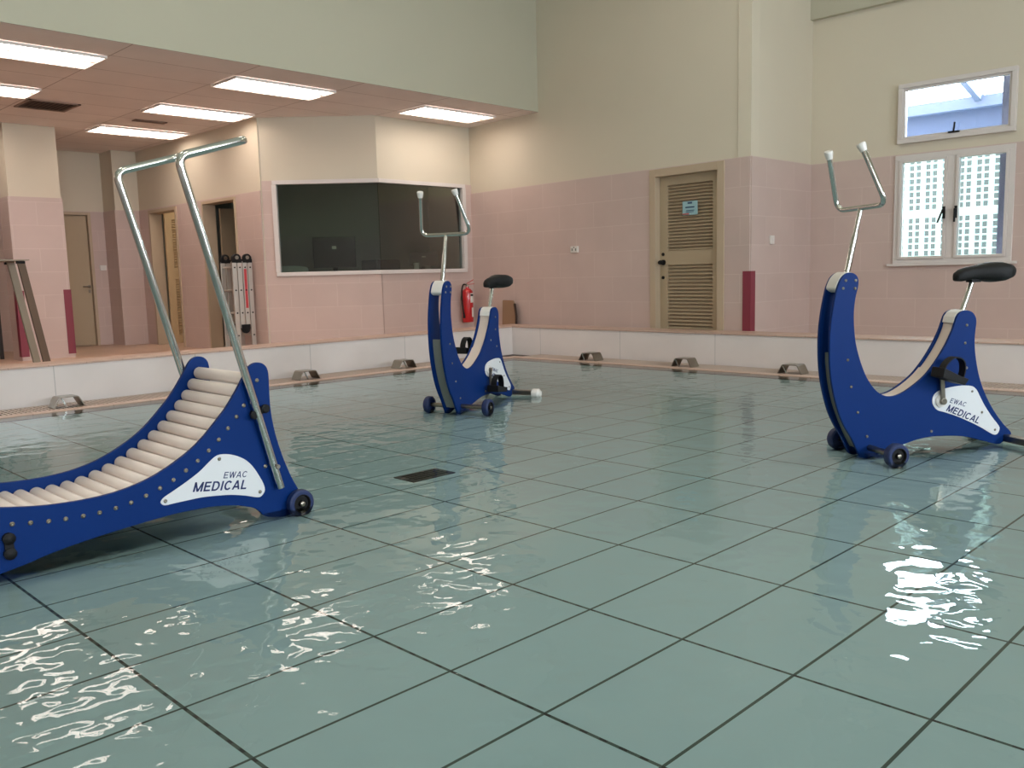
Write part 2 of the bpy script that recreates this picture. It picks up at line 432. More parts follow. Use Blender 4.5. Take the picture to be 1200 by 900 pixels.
# water
mb = MB(); f = mb.bm.faces.new([mb.bm.verts.new(p) for p in ((PX, -4.6, ZW), (4.4, -4.6, ZW), (4.4, PY, ZW), (PX, PY, ZW))])
w = mb.build('pool_water', MAT['water'], recalc=False); tag(w, 'thin clear sheet of rippled water over the aqua pool floor', 'water', kind='stuff')

# deck floor round the pool
mb = MB()
mb.box(-17, XO, -5.2, 10.6, -0.1, ZD); mb.box(XO, 5.2, YO, 9.7, -0.1, ZD)
struct(mb.build('floor_deck', MAT['deck']))
# parapets
mb = MB(); mb.box(XO, WX, -4.6, YO, -0.1, 0.345); struct(mb.build('wall_pool_left', MAT['parapet']))
mb = MB(); mb.box(WX, 4.4, WY, YO, -0.1, 0.345); struct(mb.build('wall_pool_back', MAT['parapet']))
mb = MB(); mb.box(4.4, 4.8, -4.6, YO, -0.1, 0.345); struct(mb.build('wall_pool_right', MAT['parapet']))
mb = MB(); mb.box(XO, 4.8, -5.0, -4.6, -0.1, 0.345); struct(mb.build('wall_pool_front', MAT['parapet']))
mb = MB(); mb.box(XO-0.01, WX+0.012, -4.6, YO+0.01, 0.345, 0.360); struct(mb.build('trim_1', MAT['coping'], bevel=0.003))
mb = MB(); mb.box(WX+0.012, 4.4, WY-0.012, YO+0.01, 0.345, 0.360); struct(mb.build('trim_2', MAT['coping'], bevel=0.003))
# overflow gutter: channel bed, lip and grating
mb = MB(); mb.box(WX, PX, -4.6, PY, -0.1, 0.006); mb.box(WX, 4.4, PY, WY, -0.1, 0.006); struct(mb.build('floor_gutter', MAT['ventdark']))
mb = MB(); mb.box(PX-0.10, PX, -4.6, PY+0.10, 0.006, 0.040); mb.box(PX, 4.4, PY, PY+0.10, 0.006, 0.040); struct(mb.build('trim_3', MAT['coping'], bevel=0.006))
def grating(name, label, along_y, a0, a1):
    mb = MB()
    n = int((a1-a0)/0.034)
    for k in range(n):
        c = a0 + (k+0.5)*(a1-a0)/n
        if along_y: mb.box(WX+0.075, PX-0.105, c-0.010, c+0.010, 0.018, 0.036)
        else: mb.box(c-0.010, c+0.010, PY+0.105, WY-0.075, 0.018, 0.036)
    if along_y:
        mb.box(WX+0.055, WX+0.075, a0, a1, 0.006, 0.038); mb.box(PX-0.118, PX-0.102, a0, a1, 0.006, 0.038)
    else:
        mb.box(a0, a1, WY-0.075, WY-0.055, 0.006, 0.038); mb.box(a0, a1, PY+0.102, PY+0.118, 0.006, 0.038)
    o = mb.build(name, MAT['gr']); tag(o, label, 'grating'); return o
MAT['gr'] = mat('pale_grating', (186, 166, 152), 0.4)
grating('gutter_grating', 'slatted overflow grating along the foot of the left pool wall', True, -4.5, PY)
grating('gutter_grating', 'slatted overflow grating along the foot of the back pool wall', False, PX, 4.3)

# walls
PAINT, DADO = MAT['paint'], MAT['dado']
DT = 0.014
VO = -ZD
def two_tone(name, p0, p1, ztop, th, holes=(), dz=ZDADO, trimno=None, uoff=0.0, pm=None):
    wall('wall_'+name, p0, p1, ZD, ztop, th, pm or PAINT, holes)
    d = Vector((p1[0]-p0[0], p1[1]-p0[1])).normalized(); n = Vector((-d.y, d.x))
    q0 = (p0[0]-n.x*DT, p0[1]-n.y*DT); q1 = (p1[0]-n.x*DT, p1[1]-n.y*DT)
    wall('trim_%d' % trimno, q0, q1, ZD, dz, DT, DADO, [h for h in holes if h[2] < dz], uoff, VO)
# the direction p0->p1 has the room on its right (the slab grows to its left)
# passage end wall with the plain door
Y1 = 4.36; Y2 = 5.235
two_tone('passage', (-14.44, 1.2), (-14.44, 5.45), ZC, 0.2, [(Y1-1.2, Y2-1.2, ZD-1, 2.12)], trimno=4)
wall('wall_pier_front', (-14.44, 5.45), (-13.98, 5.45), ZD, ZC, 0.5, PAINT)
wall('trim_5', (-14.44+DT, 5.45-DT), (-13.98+DT, 5.45-DT), ZD, ZDADO, DT, DADO, voff=VO)
wall('trim_6', (-13.98+DT, 5.45), (-13.98+DT, 5.82-DT), ZD, ZDADO, DT, DADO, voff=VO)
D2 = (-13.61, -12.64); D3 = (-11.84, -10.88)
two_tone('changing', (-13.98, 5.82), (-10.25, 5.82), ZC, 0.15, [(D2[0]+13.98, D2[1]+13.98, ZD-1, 2.11), (D3[0]+13.98, D3[1]+13.98, ZD-1, 2.11)], trimno=7)
B0, B1, B2 = (-10.25, 5.84), (-9.25, 6.905), (-9.25, 8.50)
ZB = 2.25
L1 = math.hypot(B1[0]-B0[0], B1[1]-B0[1])
two_tone('bay_left', B0, B1, ZC, 0.1, [(0.135, L1+0.2, 1.055, 2.245)], dz=ZB, trimno=8)
two_tone('bay_right', B1, B2, ZC, 0.1, [(-0.2, 1.455, 1.055, 2.245)], dz=ZB, trimno=9)
# wall with the louvred door
DW0, DW1 = (-9.25, 8.50), (-4.72, 8.20)
LD = math.hypot(DW1[0]-DW0[0], DW1[1]-DW0[1])
UL, UR = 3.235, 4.235        # door opening incl. frame
two_tone('back', DW0, DW1, ZH, 0.15, [(UL, UR, ZD-1, 2.12)], trimno=10)
two_tone('reveal', (-4.72, 8.20), (-4.72, 9.50), ZH, 0.15, trimno=11)
H1 = (-3.78+4.72, -2.65+4.72, 1.01, 2.118); H2 = (-3.76+4.72, -2.66+4.72, 2.235, 2.83)
HW = [(-0.65+4.72, 0.65+4.72, 1.0, 2.3)]
two_tone('window_side', (-4.72, 9.50), (4.9, 9.50), ZH, 0.2, [H1, H2]+HW, trimno=12)
HR = [(9.5-yc_-0.75, 9.5-yc_+0.75, 1.5, 3.3) for yc_ in (5.6, 1.6, -2.4)]
two_tone('right', (4.8, 9.5), (4.8, -5.1), ZH, 0.15, HR, trimno=13)
two_tone('front', (4.8, -5.1), (-17, -5.1), ZH, 0.2, trimno=14)
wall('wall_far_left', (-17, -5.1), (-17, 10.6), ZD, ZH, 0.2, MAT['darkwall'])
# column in front of the passage
mb = MB(); mb.box(-12.72, -12.39, 3.53, 4.145, ZD, ZC); struct(mb.build('wall_column', PAINT))
mb = MB(); mb.box(-12.735, -12.375, 3.515, 4.16, ZD, ZDADO); struct(mb.build('trim_15', DADO))
# lowered ceiling and bulkhead
BK0, BK1 = (-7.66, -5.1), (-7.845, 8.42)
mb = wall_mesh(BK0, BK1, ZC+0.002, ZH, 0.12); struct(mb.build('wall_bulkhead', MAT['paint_green'], recalc=False))
mb = MB()
def cface(ps):
    f = mb.bm.faces.new([mb.bm.verts.new(p) for p in ps])
    for l in f.loops: l[mb.uv].uv = (l.vert.co.y - 4.50, l.vert.co.x + 8.27)
cface([(-17, -5.1, ZC), (-17, 10.6, ZC), (-7.85, 10.6, ZC), (-7.845, 8.42, ZC), (-7.66, -5.1, ZC)])
cface([(-17, -5.1, ZC+0.06), (-7.66, -5.1, ZC+0.06), (-7.845, 8.42, ZC+0.06), (-7.85, 10.6, ZC+0.06), (-17, 10.6, ZC+0.06)])
struct(mb.build('ceiling_lower', MAT['ceil'], recalc=False))
mb = MB(); mb.box(-8, 5, -5.3, 9.7, ZH, ZH+0.1); struct(mb.build('ceiling', MAT['hall_ceil']))
mb = MB(); mb.box(-4.72, 4.8, 9.43, 9.5, 3.665, 4.3); struct(mb.build('trim_16', MAT['paint_green']))
# control room behind the bay window and rooms behind the doors
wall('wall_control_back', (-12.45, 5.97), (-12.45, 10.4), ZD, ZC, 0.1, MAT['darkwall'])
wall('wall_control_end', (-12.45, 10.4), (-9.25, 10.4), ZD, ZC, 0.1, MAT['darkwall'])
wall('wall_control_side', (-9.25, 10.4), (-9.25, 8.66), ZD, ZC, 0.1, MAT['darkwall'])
wall('wall_changing_back', (-16.9, 8.6), (-12.56, 8.6), ZD, ZC, 0.1, PAINT)
# red corner guards
def guard(name, x0, x1, y0, y1, z1, label):
    mb = MB(); mb.box(x0, x1, y0, y1, ZD+0.05, z1); o = mb.build(name, MAT['maroon'], bevel=0.003); return tag(o, label, 'corner guard')
def lguard(label, cx, cy, sx, sy, z1, w=0.085):
    """L profile wrapped on an outer corner at cx,cy; legs run in sx and sy directions"""
    mb = MB(); t = 0.008
    mb.box(cx-sx*t, cx+sx*w, cy-sy*t, cy, ZD+0.05, z1); mb.box(cx-sx*t, cx, cy, cy+sy*w, ZD+0.05, z1)
    return tag(mb.build('corner_guard', MAT['maroon']), label, 'corner guard')
lguard('maroon corner guard on the right edge of the pink tiled column', -12.375, 4.16, -1, -1, 0.95)
lguard('maroon corner guard on the left edge of the pink tiled column', -12.375, 3.515, -1, 1, 0.95)
lguard('maroon corner guard on the wall corner right of the louvred door', -4.72+DT, 8.185, -1, 1, 0.975)

# ------------------------------------------------------------------ doors
def louvre_leaf(name, parent, w, h, m, y=0.0):
    """leaf in local x (0..w), z (0..h); front at y=-0.02"""
    st = 0.105
    mb = MB()
    mb.box(0, st, -0.02, 0.02, 0, h); mb.box(w-st, w, -0.02, 0.02, 0, h)
    mb.box(st, w-st, -0.02, 0.02, h-0.115, h); mb.box(st, w-st, -0.02, 0.02, 0, 0.12); mb.box(st, w-st, -0.02, 0.02, 1.0, 1.155)
    leaf = mb.build(name, m, parent)
    for z0, z1, n in ((1.155, h-0.115, 20), (0.12, 1.0, 22)):
        lv = MB(); step = (z1-z0)/n
        for k in range(n):
            zc = z0 + (k+0.5)*step
            lv.obox(((w)/2, 0.0, zc), (1, 0, 0), (0, 0.80, 0.6), (0, -0.6, 0.80), (w-2*st)/2, 0.020, 0.004)
        lv.box(st, w-st, 0.014, 0.018, z0, z1)
        lv.build('louvre_panel', m, leaf)
    return leaf
def door_frame(mb, w, h, t=0.06, d0=-0.02, d1=0.16):
    mb.box(0, t, d0, d1, ZD, h); mb.box(w-t, w, d0, d1, ZD, h); mb.box(t, w-t, d0, d1, h-t, h)
dr = Vector((DW1[0]-DW0[0], DW1[1]-DW0[1], 0)).normalized(); ang = math.atan2(dr.y, dr.x)
dpos = Vector((DW0[0], DW0[1], 0)) + dr*UL
d1 = struct(bpy.data.objects.new('door_1', None)); C.objects.link(d1); d1.location = dpos; d1.rotation_euler = (0, 0, ang)
mb = MB(); door_frame(mb, UR-UL, 2.12, 0.085, -0.03, 0.15); mb.build('door_frame', MAT['doorf'], d1, bevel=0.003)
lf = louvre_leaf('door_leaf', d1, 0.82, 1.99, MAT['doorb']); lf.location = (0.09, 0.07, ZD+0.005)
mb = MB(); mb.lathe([(0, 0.0), (0, 0.03), (0.012, 0.03), (0.014, 0.012), (0.045, 0.012), (0.05, 0.026), (0.075, 0.022), (0.08, 0.0)], (0.05, -0.02, 1.03), (0, -1, 0), 20); mb.build('door_knob', MAT['black'], lf)
mb = MB(); mb.lathe([(0, 0.0), (0, 0.018), (0.01, 0.018), (0.012, 0.0)], (0.045, -0.02, 1.12), (0, -1, 0), 16); mb.build('lock_cylinder', MAT['black'], lf)
mb = MB(); mb.lathe([(0, 0.0), (0, 0.018), (0.01, 0.018), (0.012, 0.0)], (0.045, -0.02, 0.86), (0, -1, 0), 16); mb.build('lock_cylinder', MAT['black'], lf)
# notice on the door
nt_ = thing('door_notice', 'pale blue printed notice taped on the louvred door', 'sign', d1.location + dr*0.52 + Vector((0, 0, 0)), ang)
mb = MB(); mb.box(-0.10, 0.10, 0.030, 0.034, 1.595, 1.745); mb.build('notice_sheet', mat('notice_paper', (150, 186, 192), 0.6), nt_)
mb = MB(); mb.box(-0.03, 0.03, 0.028, 0.030, 1.715, 1.735); mb.box(-0.06, 0.06, 0.028, 0.030, 1.672, 1.686); mb.box(-0.05, 0.06, 0.028, 0.030, 1.640, 1.648); mb.box(-0.055, 0.05, 0.028, 0.030, 1.625, 1.632)
mb.build('notice_print', mat('notice_ink', (40, 70, 100), 0.6), nt_)
mb = MB(); mb.box(-0.095, -0.01, 0.028, 0.030, 1.600, 1.616); mb.build('notice_print', mat('notice_red', (170, 80, 70), 0.6), nt_)

# open louvred door on the changing side (door_2), leaf swung 90 degrees inwards
d2 = struct(bpy.data.objects.new('door_2', None)); C.objects.link(d2); d2.location = (D2[0], 5.82, 0)
mb = MB(); door_frame(mb, D2[1]-D2[0], 2.11, 0.05, -0.03, 0.16); mb.build('door_frame', MAT['doorf'], d2, bevel=0.003)
lf = louvre_leaf('door_leaf', d2, 0.86, 2.03, mat('cream_door_paint', (214, 186, 146), 0.5)); lf.location = (0.085, 0.18, ZD+0.005); lf.rotation_euler = (0, 0, PI/2)
# dark doorway (door_3), plain leaf swung inwards
d3 = struct(bpy.data.objects.new('door_3', None)); C.objects.link(d3); d3.location = (D3[0], 5.82, 0)
mb = MB(); door_frame(mb, D3[1]-D3[0], 2.11, 0.04, -0.03, 0.16); mb.build('door_frame', MAT['doorf'], d3, bevel=0.003)
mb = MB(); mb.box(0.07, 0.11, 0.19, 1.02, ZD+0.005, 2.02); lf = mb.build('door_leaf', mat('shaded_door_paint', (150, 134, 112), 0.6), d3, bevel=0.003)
# plain closed door (door_4) at the passage end
d4 = struct(bpy.data.objects.new('door_4', None)); C.objects.link(d4); d4.location = (-14.44, Y1, 0); d4.rotation_euler = (0, 0, PI/2)
mb = MB(); door_frame(mb, Y2-Y1, 2.12, 0.045, -0.03, 0.12); mb.build('door_frame', MAT['doorf'], d4, bevel=0.003)
mb = MB(); mb.box(0.05, Y2-Y1-0.05, 0.03, 0.07, ZD+0.005, 2.07); lf = mb.build('door_leaf', MAT['doorb'], d4, bevel=0.003)
mb = MB(); mb.lathe([(0, 0.0), (0, 0.025), (0.01, 0.025), (0.012, 0)], (0.79, 0.03, 0.98), (0, -1, 0), 16); mb.tube(fillet([(0.79, 0.02, 0.98), (0.79, -0.03, 0.98), (0.68, -0.03, 0.98)], 0.015), 0.009)
mb.box(0.775, 0.805, 0.018, 0.03, 0.88, 0.93); mb.build('door_handle', MAT['steel'], lf)

# ------------------------------------------------------------------ windows
def win_local(name, loc, rz):
    o = struct(bpy.data.objects.new(name, None)); C.objects.link(o); o.location = loc; o.rotation_euler = (0, 0, rz); return o
# lower casement pair
w1 = win_local('window_1', (-3.78, 9.50, 1.01), 0); W, Hh = 1.13, 1.108
mb = MB(); t = 0.05
mb.box(0, W, -0.03, 0.06, 0, t*0.9); mb.box(0, W, -0.03, 0.06, Hh-t, Hh); mb.box(0, t, -0.03, 0.06, t*0.9, Hh-t); mb.box(W-t, W, -0.03, 0.06, t*0.9, Hh-t); mb.box(0.52, 0.605, -0.03, 0.06, t*0.9, Hh-t)
mb.build('window_frame', MAT['winframe'], w1, bevel=0.003)
for a, b in ((t, 0.52), (0.605, W-t)):
    mb = MB(); s_ = 0.028
    mb.box(a, b, -0.045, 0.02, t*0.9, t*0.9+s_); mb.box(a, b, -0.045, 0.02, Hh-t-s_, Hh-t); mb.box(a, a+s_, -0.045, 0.02, t*0.9+s_, Hh-t-s_); mb.box(b-s_, b, -0.045, 0.02, t*0.9+s_, Hh-t-s_)
    sh = mb.build('casement_sash', MAT['winframe'], w1, bevel=0.003)
    mb = MB(); mb.box(a+s_, b-s_, -0.010, -0.004, t*0.9+s_, Hh-t-s_); mb.build('pane', MAT['glass'], sh)
    cx = b-0.014 if a < 0.3 else a+0.014; dx_ = -0.06 if a < 0.3 else 0.0
    mb = MB(); mb.box(cx-0.012, cx+0.012, -0.058, -0.045, 0.44, 0.56); mb.tube([(cx, -0.058, 0.53), (cx, -0.085, 0.53), (cx+dx_*0.8, -0.09, 0.40)], 0.010, 10); mb.build('window_handle', MAT['black'], sh)
# upper top-hung window
w2 = win_local('window_2', (-3.76, 9.50, 2.235), 0); W, Hh = 1.10, 0.595
mb = MB(); t = 0.045
mb.box(0, W, -0.05, 0.06, 0, t); mb.box(0, W, -0.05, 0.06, Hh-t, Hh); mb.box(0, t, -0.05, 0.06, t, Hh-t); mb.box(W-t, W, -0.05, 0.06, t, Hh-t)
mb.build('window_frame', MAT['winframe'], w2, bevel=0.003)
mb = MB(); s_ = 0.022
mb.box(t, W-t, -0.03, 0.03, t, t+s_); mb.box(t, W-t, -0.03, 0.03, Hh-t-s_, Hh-t); mb.box(t, t+s_, -0.03, 0.03, t+s_, Hh-t-s_); mb.box(W-t-s_, W-t, -0.03, 0.03, t+s_, Hh-t-s_)
sh = mb.build('casement_sash', MAT['winframe'], w2)
mb = MB(); mb.box(t+s_, W-t-s_, -0.006, 0.0, t+s_, Hh-t-s_); mb.build('pane', MAT['glass'], sh)
mb = MB(); mb.box(0.50, 0.60, -0.062, -0.03, 0.052, 0.066); mb.tube([(0.55, -0.055, 0.06), (0.565, -0.07, 0.15)], 0.009, 10); mb.build('window_handle', MAT['black'], sh)
# sills / trim ring slightly proud of the tiles
mb = MB(); mb.box(-3.83, -2.60, 9.44, 9.50, 0.985, 1.01); struct(mb.build('trim_17', MAT['winframe'], bevel=0.003))
# hall windows outside the frame
for i, (a, b) in enumerate(((-0.65, 0.65),)):
    o = win_local('window_%d' % (i+4), (a, 9.5, 1.0), 0); mb = MB(); W, Hh, t = b-a, 1.3, 0.05
    mb.box(0, W, -0.02, 0.06, 0, t); mb.box(0, W, -0.02, 0.06, Hh-t, Hh); mb.box(0, t, -0.02, 0.06, t, Hh-t); mb.box(W-t, W, -0.02, 0.06, t, Hh-t); mb.box(W/2-0.03, W/2+0.03, -0.02, 0.06, t, Hh-t)
    mb.build('window_frame', MAT['winframe'], o)
for i, yc in enumerate((5.6, 1.6, -2.4)):
    o = win_local('window_%d' % (i+6), (4.8, yc, 1.5), 0); mb = MB(); t = 0.05
    mb.box(-0.02, 0.06, -0.75, 0.75, 0, t); mb.box(-0.02, 0.06, -0.75, 0.75, 1.75, 1.8)
    for yy in (-0.75, -0.025, 0.70): mb.box(-0.02, 0.06, yy, yy+t, t, 1.75)
    mb.build('window_frame', MAT['winframe'], o)
# bay window of the control room: frame on two faces, one glass sheet on each
w3 = win_local('window_3', (0, 0, 0), 0)
e1 = Vector((B1[0]-B0[0], B1[1]-B0[1], 0)).normalized(); n1 = Vector((e1.y, -e1.x, 0))
PB0 = Vector((B0[0], B0[1], 0)); PB1 = Vector((B1[0], B1[1], 0)); ey = Vector((0, 1, 0)); ex = Vector((1, 0, 0)); ez = Vector((0, 0, 1))
mb = MB(); z0, z1 = 1.055, 2.245; fr_t = 0.022; fd = 0.03
def barb(P, Q, hz_or, z, hh, nrm, off=0.0):
    P = Vector(P); Q = Vector(Q); mid = (P+Q)/2 + Vector((0, 0, z)) + nrm*off
    mb.obox(mid, (Q-P), nrm, ez, (Q-P).length/2, 0.045, hh)
a0 = PB0 + e1*0.135; a1 = PB1 + e1*0.02
b0 = PB1 - ey*0.02; b1 = PB1 + ey*1.455
for z in (z0+0.02, z1-0.02):
    barb(a0, a1, None, z, 0.025, n1, 0.0); barb(b0, b1, None, z, 0.025, ex, 0.0)
mb.obox(a0+e1*0.021+ez*(z0+z1)/2, e1, n1, ez, 0.030, 0.045, (z1-z0)/2-0.0455); mb.obox(b1-ey*0.021+ez*(z0+z1)/2, ey, ex, ez, 0.030, 0.045, (z1-z0)/2-0.0455)
mb.build('window_frame', MAT['winframe'], w3, bevel=0.003)
mb = MB(); mb.obox((a0+a1)/2+ez*(z0+z1)/2-n1*0.01, e1, n1, ez, (a1-a0).length/2-0.02, 0.003, (z1-z0)/2-0.03); mb.build('pane', MAT['tinted'], w3)
mb = MB(); mb.obox((b0+b1)/2+ez*(z0+z1)/2-ex*0.01, ey, ex, ez, (b1-b0).length/2-0.02, 0.003, (z1-z0)/2-0.03); mb.build('pane', MAT['tinted'], w3)

# ------------------------------------------------------------------ outside the window
gr = MB(); gr.box(-6, 6, 9.75, 14, -0.3, 0.0); struct(gr.build('floor_yard', MAT['concrete']))
mb = MB()
SY0, SY1 = 10.75, 10.78
cols = []; x = -5.4
while x < 0.2:
    cols += [x+0.030, x+0.105]; x += 0.182
rows = []
for z_, n_ in ((0.599, 6), (1.127, 6), (1.655, 10)):
    for k in range(n_): rows.append(z_ + k*0.0755)
hs = 0.029
prev = 0.0
for z in rows + [None]:
    top = (z-hs) if z is not None else 2.41
    mb.box(-5.4, 0.4, SY0, SY1, prev, top)
    if z is not None: prev = z+hs
for z in rows:
    px = -5.4
    for c in cols:
        mb.box(px, c-hs, SY0, SY1, z-hs, z+hs); px = c+hs
    mb.box(px, 0.4, SY0, SY1, z-hs, z+hs)
sc_ = mb.build('breeze_block_screen', MAT['block']); tag(sc_, 'white breeze block screen with rows of square holes outside the window', 'screen wall')
struct(wall_mesh((-6, 13.2), (6, 13.2), 0, 3.0, 0.2).build('wall_yard', MAT['outdark'], recalc=False))
can = thing('yard_canopy', 'grey canopy beam and rafters seen through the upper window', 'canopy', (-3.2, 11.3, 0))
mb = MB(); mb.box(-3, 4, -0.06, 0.06, 2.78, 2.91); mb.build('edge_beam', MAT['outgrey'], can)
mb = MB(); mb.box(-3, 4, 0.06, 0.10, 2.25, 2.79); mb.build('fascia_panel', mat('fascia_paint', (58, 66, 96), 0.8), can)
for xr in (-1.5, -0.36, 0.78):
    mb = MB(); mb.obox((xr, -0.75, 3.08), (1, 0, 0), (0, 1, -0.26), (0, 0.26, 1), 0.035, 0.78, 0.05); mb.build('rafter', MAT['outgrey'], can)
cs_ = MB(); cs_.box(-2.87, -2.76, 9.76, 9.86, 0, 3.2); tag(cs_.build('downpipe_casing', mat('casing_paint', (84, 86, 110), 0.7)), 'pale lavender vertical pipe casing outside the right edge of the window', 'pipe casing')

# ------------------------------------------------------------------ ceiling lights and vents
def make_light():
    r = thing('ceiling_light', 'x', 'ceiling light'); HX, HY = 0.265, 0.59
    mb = MB(); t = 0.012
    mb.box(-HX, HX, -HY, -HY+t, -0.024, 0.0); mb.box(-HX, HX, HY-t, HY, -0.024, 0.0); mb.box(-HX, -HX+t, -HY, HY, -0.024, 0.0); mb.box(HX-t, HX, -HY, HY, -0.024, 0.0); mb.box(-0.012, 0.012, -HY, HY, -0.016, 0.0)
    mb.build('frame', MAT['fixture'], r)
    for s in (-1, 1):
        mb = MB(); mb.box(s*0.133-0.105, s*0.133+0.105, -HY+0.035, HY-0.035, -0.010, -0.006); mb.build('lamp_strip', MAT['lamp'], r)
    mb = MB()
    for k in range(1, 13):
        y = -HY + k*2*HY/13; mb.box(-HX+t, HX-t, y-0.002, y+0.002, -0.022, -0.010)
    mb.build('louvre', MAT['louvre'], r)
    return r
L0 = make_light()
spots = [(-8.56, 2.68, 'long ceiling light nearest the camera, at the upper left edge'), (-8.56, 5.10, 'ceiling light near the bulkhead, middle one of its row'),
         (-8.60, 7.55, 'ceiling light above the right end of the control room window'), (-10.32, 2.68, 'ceiling light cut by the left edge beside the square air vent'),
         (-10.32, 5.10, 'ceiling light in the middle row, above the steel hand rail'), (-12.10, 5.10, 'farthest ceiling light, above the passage door'),
         (-12.10, 2.68, None), (-8.56, 0.26, None), (-10.32, 0.26, None), (-8.56, -2.16, None), (-10.32, -2.16, None)]
for i, (x, y, lb) in enumerate(spots):
    o = L0 if i == 0 else copy_tree(L0)
    o.location = (x, y, ZC-0.004); o['group'] = 'recessed fluorescent ceiling lights'
    o['label'] = lb or 'recessed ceiling light left of the picture, %s' % ('', '', '', '', '', '', 'behind the tiled column row', 'first one of the row by the bulkhead', 'first one of the middle row', 'last one by the bulkhead', 'last one of the middle row')[i]
def vent(label, x, y, sx, sy):
    r = thing('ceiling_vent', label, 'air vent', (x, y, ZC-0.002))
    mb = MB(); mb.box(-sx, sx, -sy, -sy+0.03, -0.012, 0.0); mb.box(-sx, sx, sy-0.03, sy, -0.012, 0); mb.box(-sx, -sx+0.03, -sy, sy, -0.012, 0); mb.box(sx-0.03, sx, -sy, sy, -0.012, 0); mb.build('vent_frame', MAT['ceil2'], r)
    mb = MB(); mb.box(-sx+0.03, sx-0.03, -sy+0.03, sy-0.03, -0.002, 0); mb.build('backing', MAT['ventdark'], r)
    mb = MB(); n = max(3, int(2*sy/0.05))
    for k in range(n):
        yy = -sy + 0.03 + (k+0.5)*(2*sy-0.06)/n; mb.obox((0, yy, -0.008), (1, 0, 0), (0, 1, 0.6), (0, -0.6, 1), sx-0.03, 0.012, 0.0015)
    mb.build('blades', MAT['ceil2'], r); return r
MAT['ceil2'] = mat('vent_paint', (150, 128, 116), 0.7)
vent('square slatted air vent in the ceiling near the left edge', -10.93, 3.60, 0.27, 0.27)
vent('small slot vent in the ceiling between two light rows', -11.25, 4.90, 0.06, 0.20)

# fill lamps added high above the pool to brighten it, outside the frame
for i, (x, y) in enumerate(((-5.0, 0.8), (-5.3, 3.6), (-4.4, 6.2), (-1.2, 1.6), (-1.2, 5.6), (2.2, 3.8), (2.2, -1.4))):
    r = thing('added_fill_light', ('added unseen fill lamp high above the treadmill', 'added unseen fill lamp high above the middle bike', 'added unseen fill lamp high before the louvred door wall', 'added unseen fill lamp high above the camera side of the pool', 'added unseen fill lamp high up nearest the window wall', 'added unseen fill lamp high on the right side of the pool', 'added unseen fill lamp high up farthest from the bikes')[i], 'ceiling light', (x, y, ZH-0.5), 0, 'added overhead fill lamps')
    mb = MB(); mb.lathe([(0, 0.22), (0.18, 0.12), (0.22, 0.10), (0.5, 0.0)], (0, 0, 0), (0, 0, 1), 24); mb.build('fill_lamp_shade', MAT['fixture'], r)
    l = bpy.data.lights.new('lamp', 'AREA'); l.shape = 'DISK'; l.size = 0.9; l.energy = FILL_E; l.color = (1, 0.93, 0.82)
    lo = bpy.data.objects.new('lamp', l); C.objects.link(lo); lo.parent = r; lo.location = (0, 0, -0.02)
# lamp inside the changing room behind the open door
l = bpy.data.lights.new('changing_room_lamp', 'AREA'); l.size = 0.5; l.energy = 22; l.color = (1, 0.88, 0.72)
lo = bpy.data.objects.new('changing_room_lamp', l); C.objects.link(lo); lo.location = (-13.1, 7.0, ZC-0.1)

# ------------------------------------------------------------------ water exercise bike
BIKE = [(-0.019,0.012),(-0.043,0.045),(-0.079,0.115),(-0.115,0.169),(-0.151,0.239),(-0.177,0.315),(-0.2,0.407),(-0.212,0.495),(-0.216,0.56),(-0.217,0.625),(-0.214,0.69),(-0.208,0.745),(-0.2,0.796),(-0.19,0.847),(-0.18,0.89),(-0.168,0.919),(-0.157,0.94),(-0.14,0.957),(-0.117,0.967),(-0.089,0.963),(-0.069,0.948),(-0.060,0.923),(-0.064,0.887),(-0.074,0.848),(-0.081,0.801),(-0.083,0.749),(-0.079,0.684),(-0.072,0.63),(-0.062,0.585),(-0.041,0.52),(-0.01,0.448),(0.021,0.398),(0.054,0.361),(0.083,0.340),(0.113,0.328),(0.143,0.324),(0.179,0.328),(0.226,0.345),(0.283,0.378),(0.338,0.418),(0.376,0.457),(0.408,0.496),(0.437,0.537),(0.470,0.590),(0.499,0.649),(0.516,0.695),(0.526,0.722),(0.541,0.742),(0.566,0.753),(0.594,0.753),(0.62,0.742),(0.638,0.720),(0.645,0.693),(0.642,0.655),(0.639,0.608),(0.641,0.565),(0.649,0.508),(0.661,0.453),(0.678,0.395),(0.704,0.332),(0.742,0.263),(0.79,0.194),(0.842,0.134),(0.888,0.090),(0.884,0.066),(0.824,0.028),(0.779,0.033),(0.735,0.046),(0.684,0.061),(0.622,0.078),(0.547,0.089),(0.461,0.094),(0.381,0.094),(0.304,0.084),(0.216,0.062),(0.116,0.035),(0.031,0.008)]
PLATE = [(0.39,0.285),(0.398,0.316),(0.427,0.338),(0.475,0.35),(0.548,0.358),(0.597,0.357),(0.634,0.351),(0.66,0.331),(0.679,0.3),(0.713,0.245),(0.76,0.183),(0.806,0.131),(0.814,0.109),(0.802,0.085),(0.781,0.081),(0.752,0.094),(0.694,0.127),(0.624,0.161),(0.543,0.196),(0.468,0.222),(0.425,0.235),(0.4,0.258)]
BOLTS = [(-0.134,0.928),(-0.078,0.927),(-0.148,0.889),(-0.081,0.887),(-0.113,0.525),(-0.09,0.386),(-0.048,0.251),(0.009,0.122),(0.586,0.677),(0.58,0.583),(0.502,0.505),(0.594,0.451),(0.393,0.124)]
YN, YF = -0.03, 0.085           # outer faces of the near and the far side board
YM = (YN+YF)/2
def bolt(parent, x, z, y, side, r=0.0075, name='bolt'):
    mb = MB(); mb.lathe([(0, r), (0.002, r), (0.0045, r*0.6), (0.0045, r*0.35), (0.002, 0)], (x, y, z), (0, side, 0), 12)
    return mb.build(name, MAT['steel'], parent)
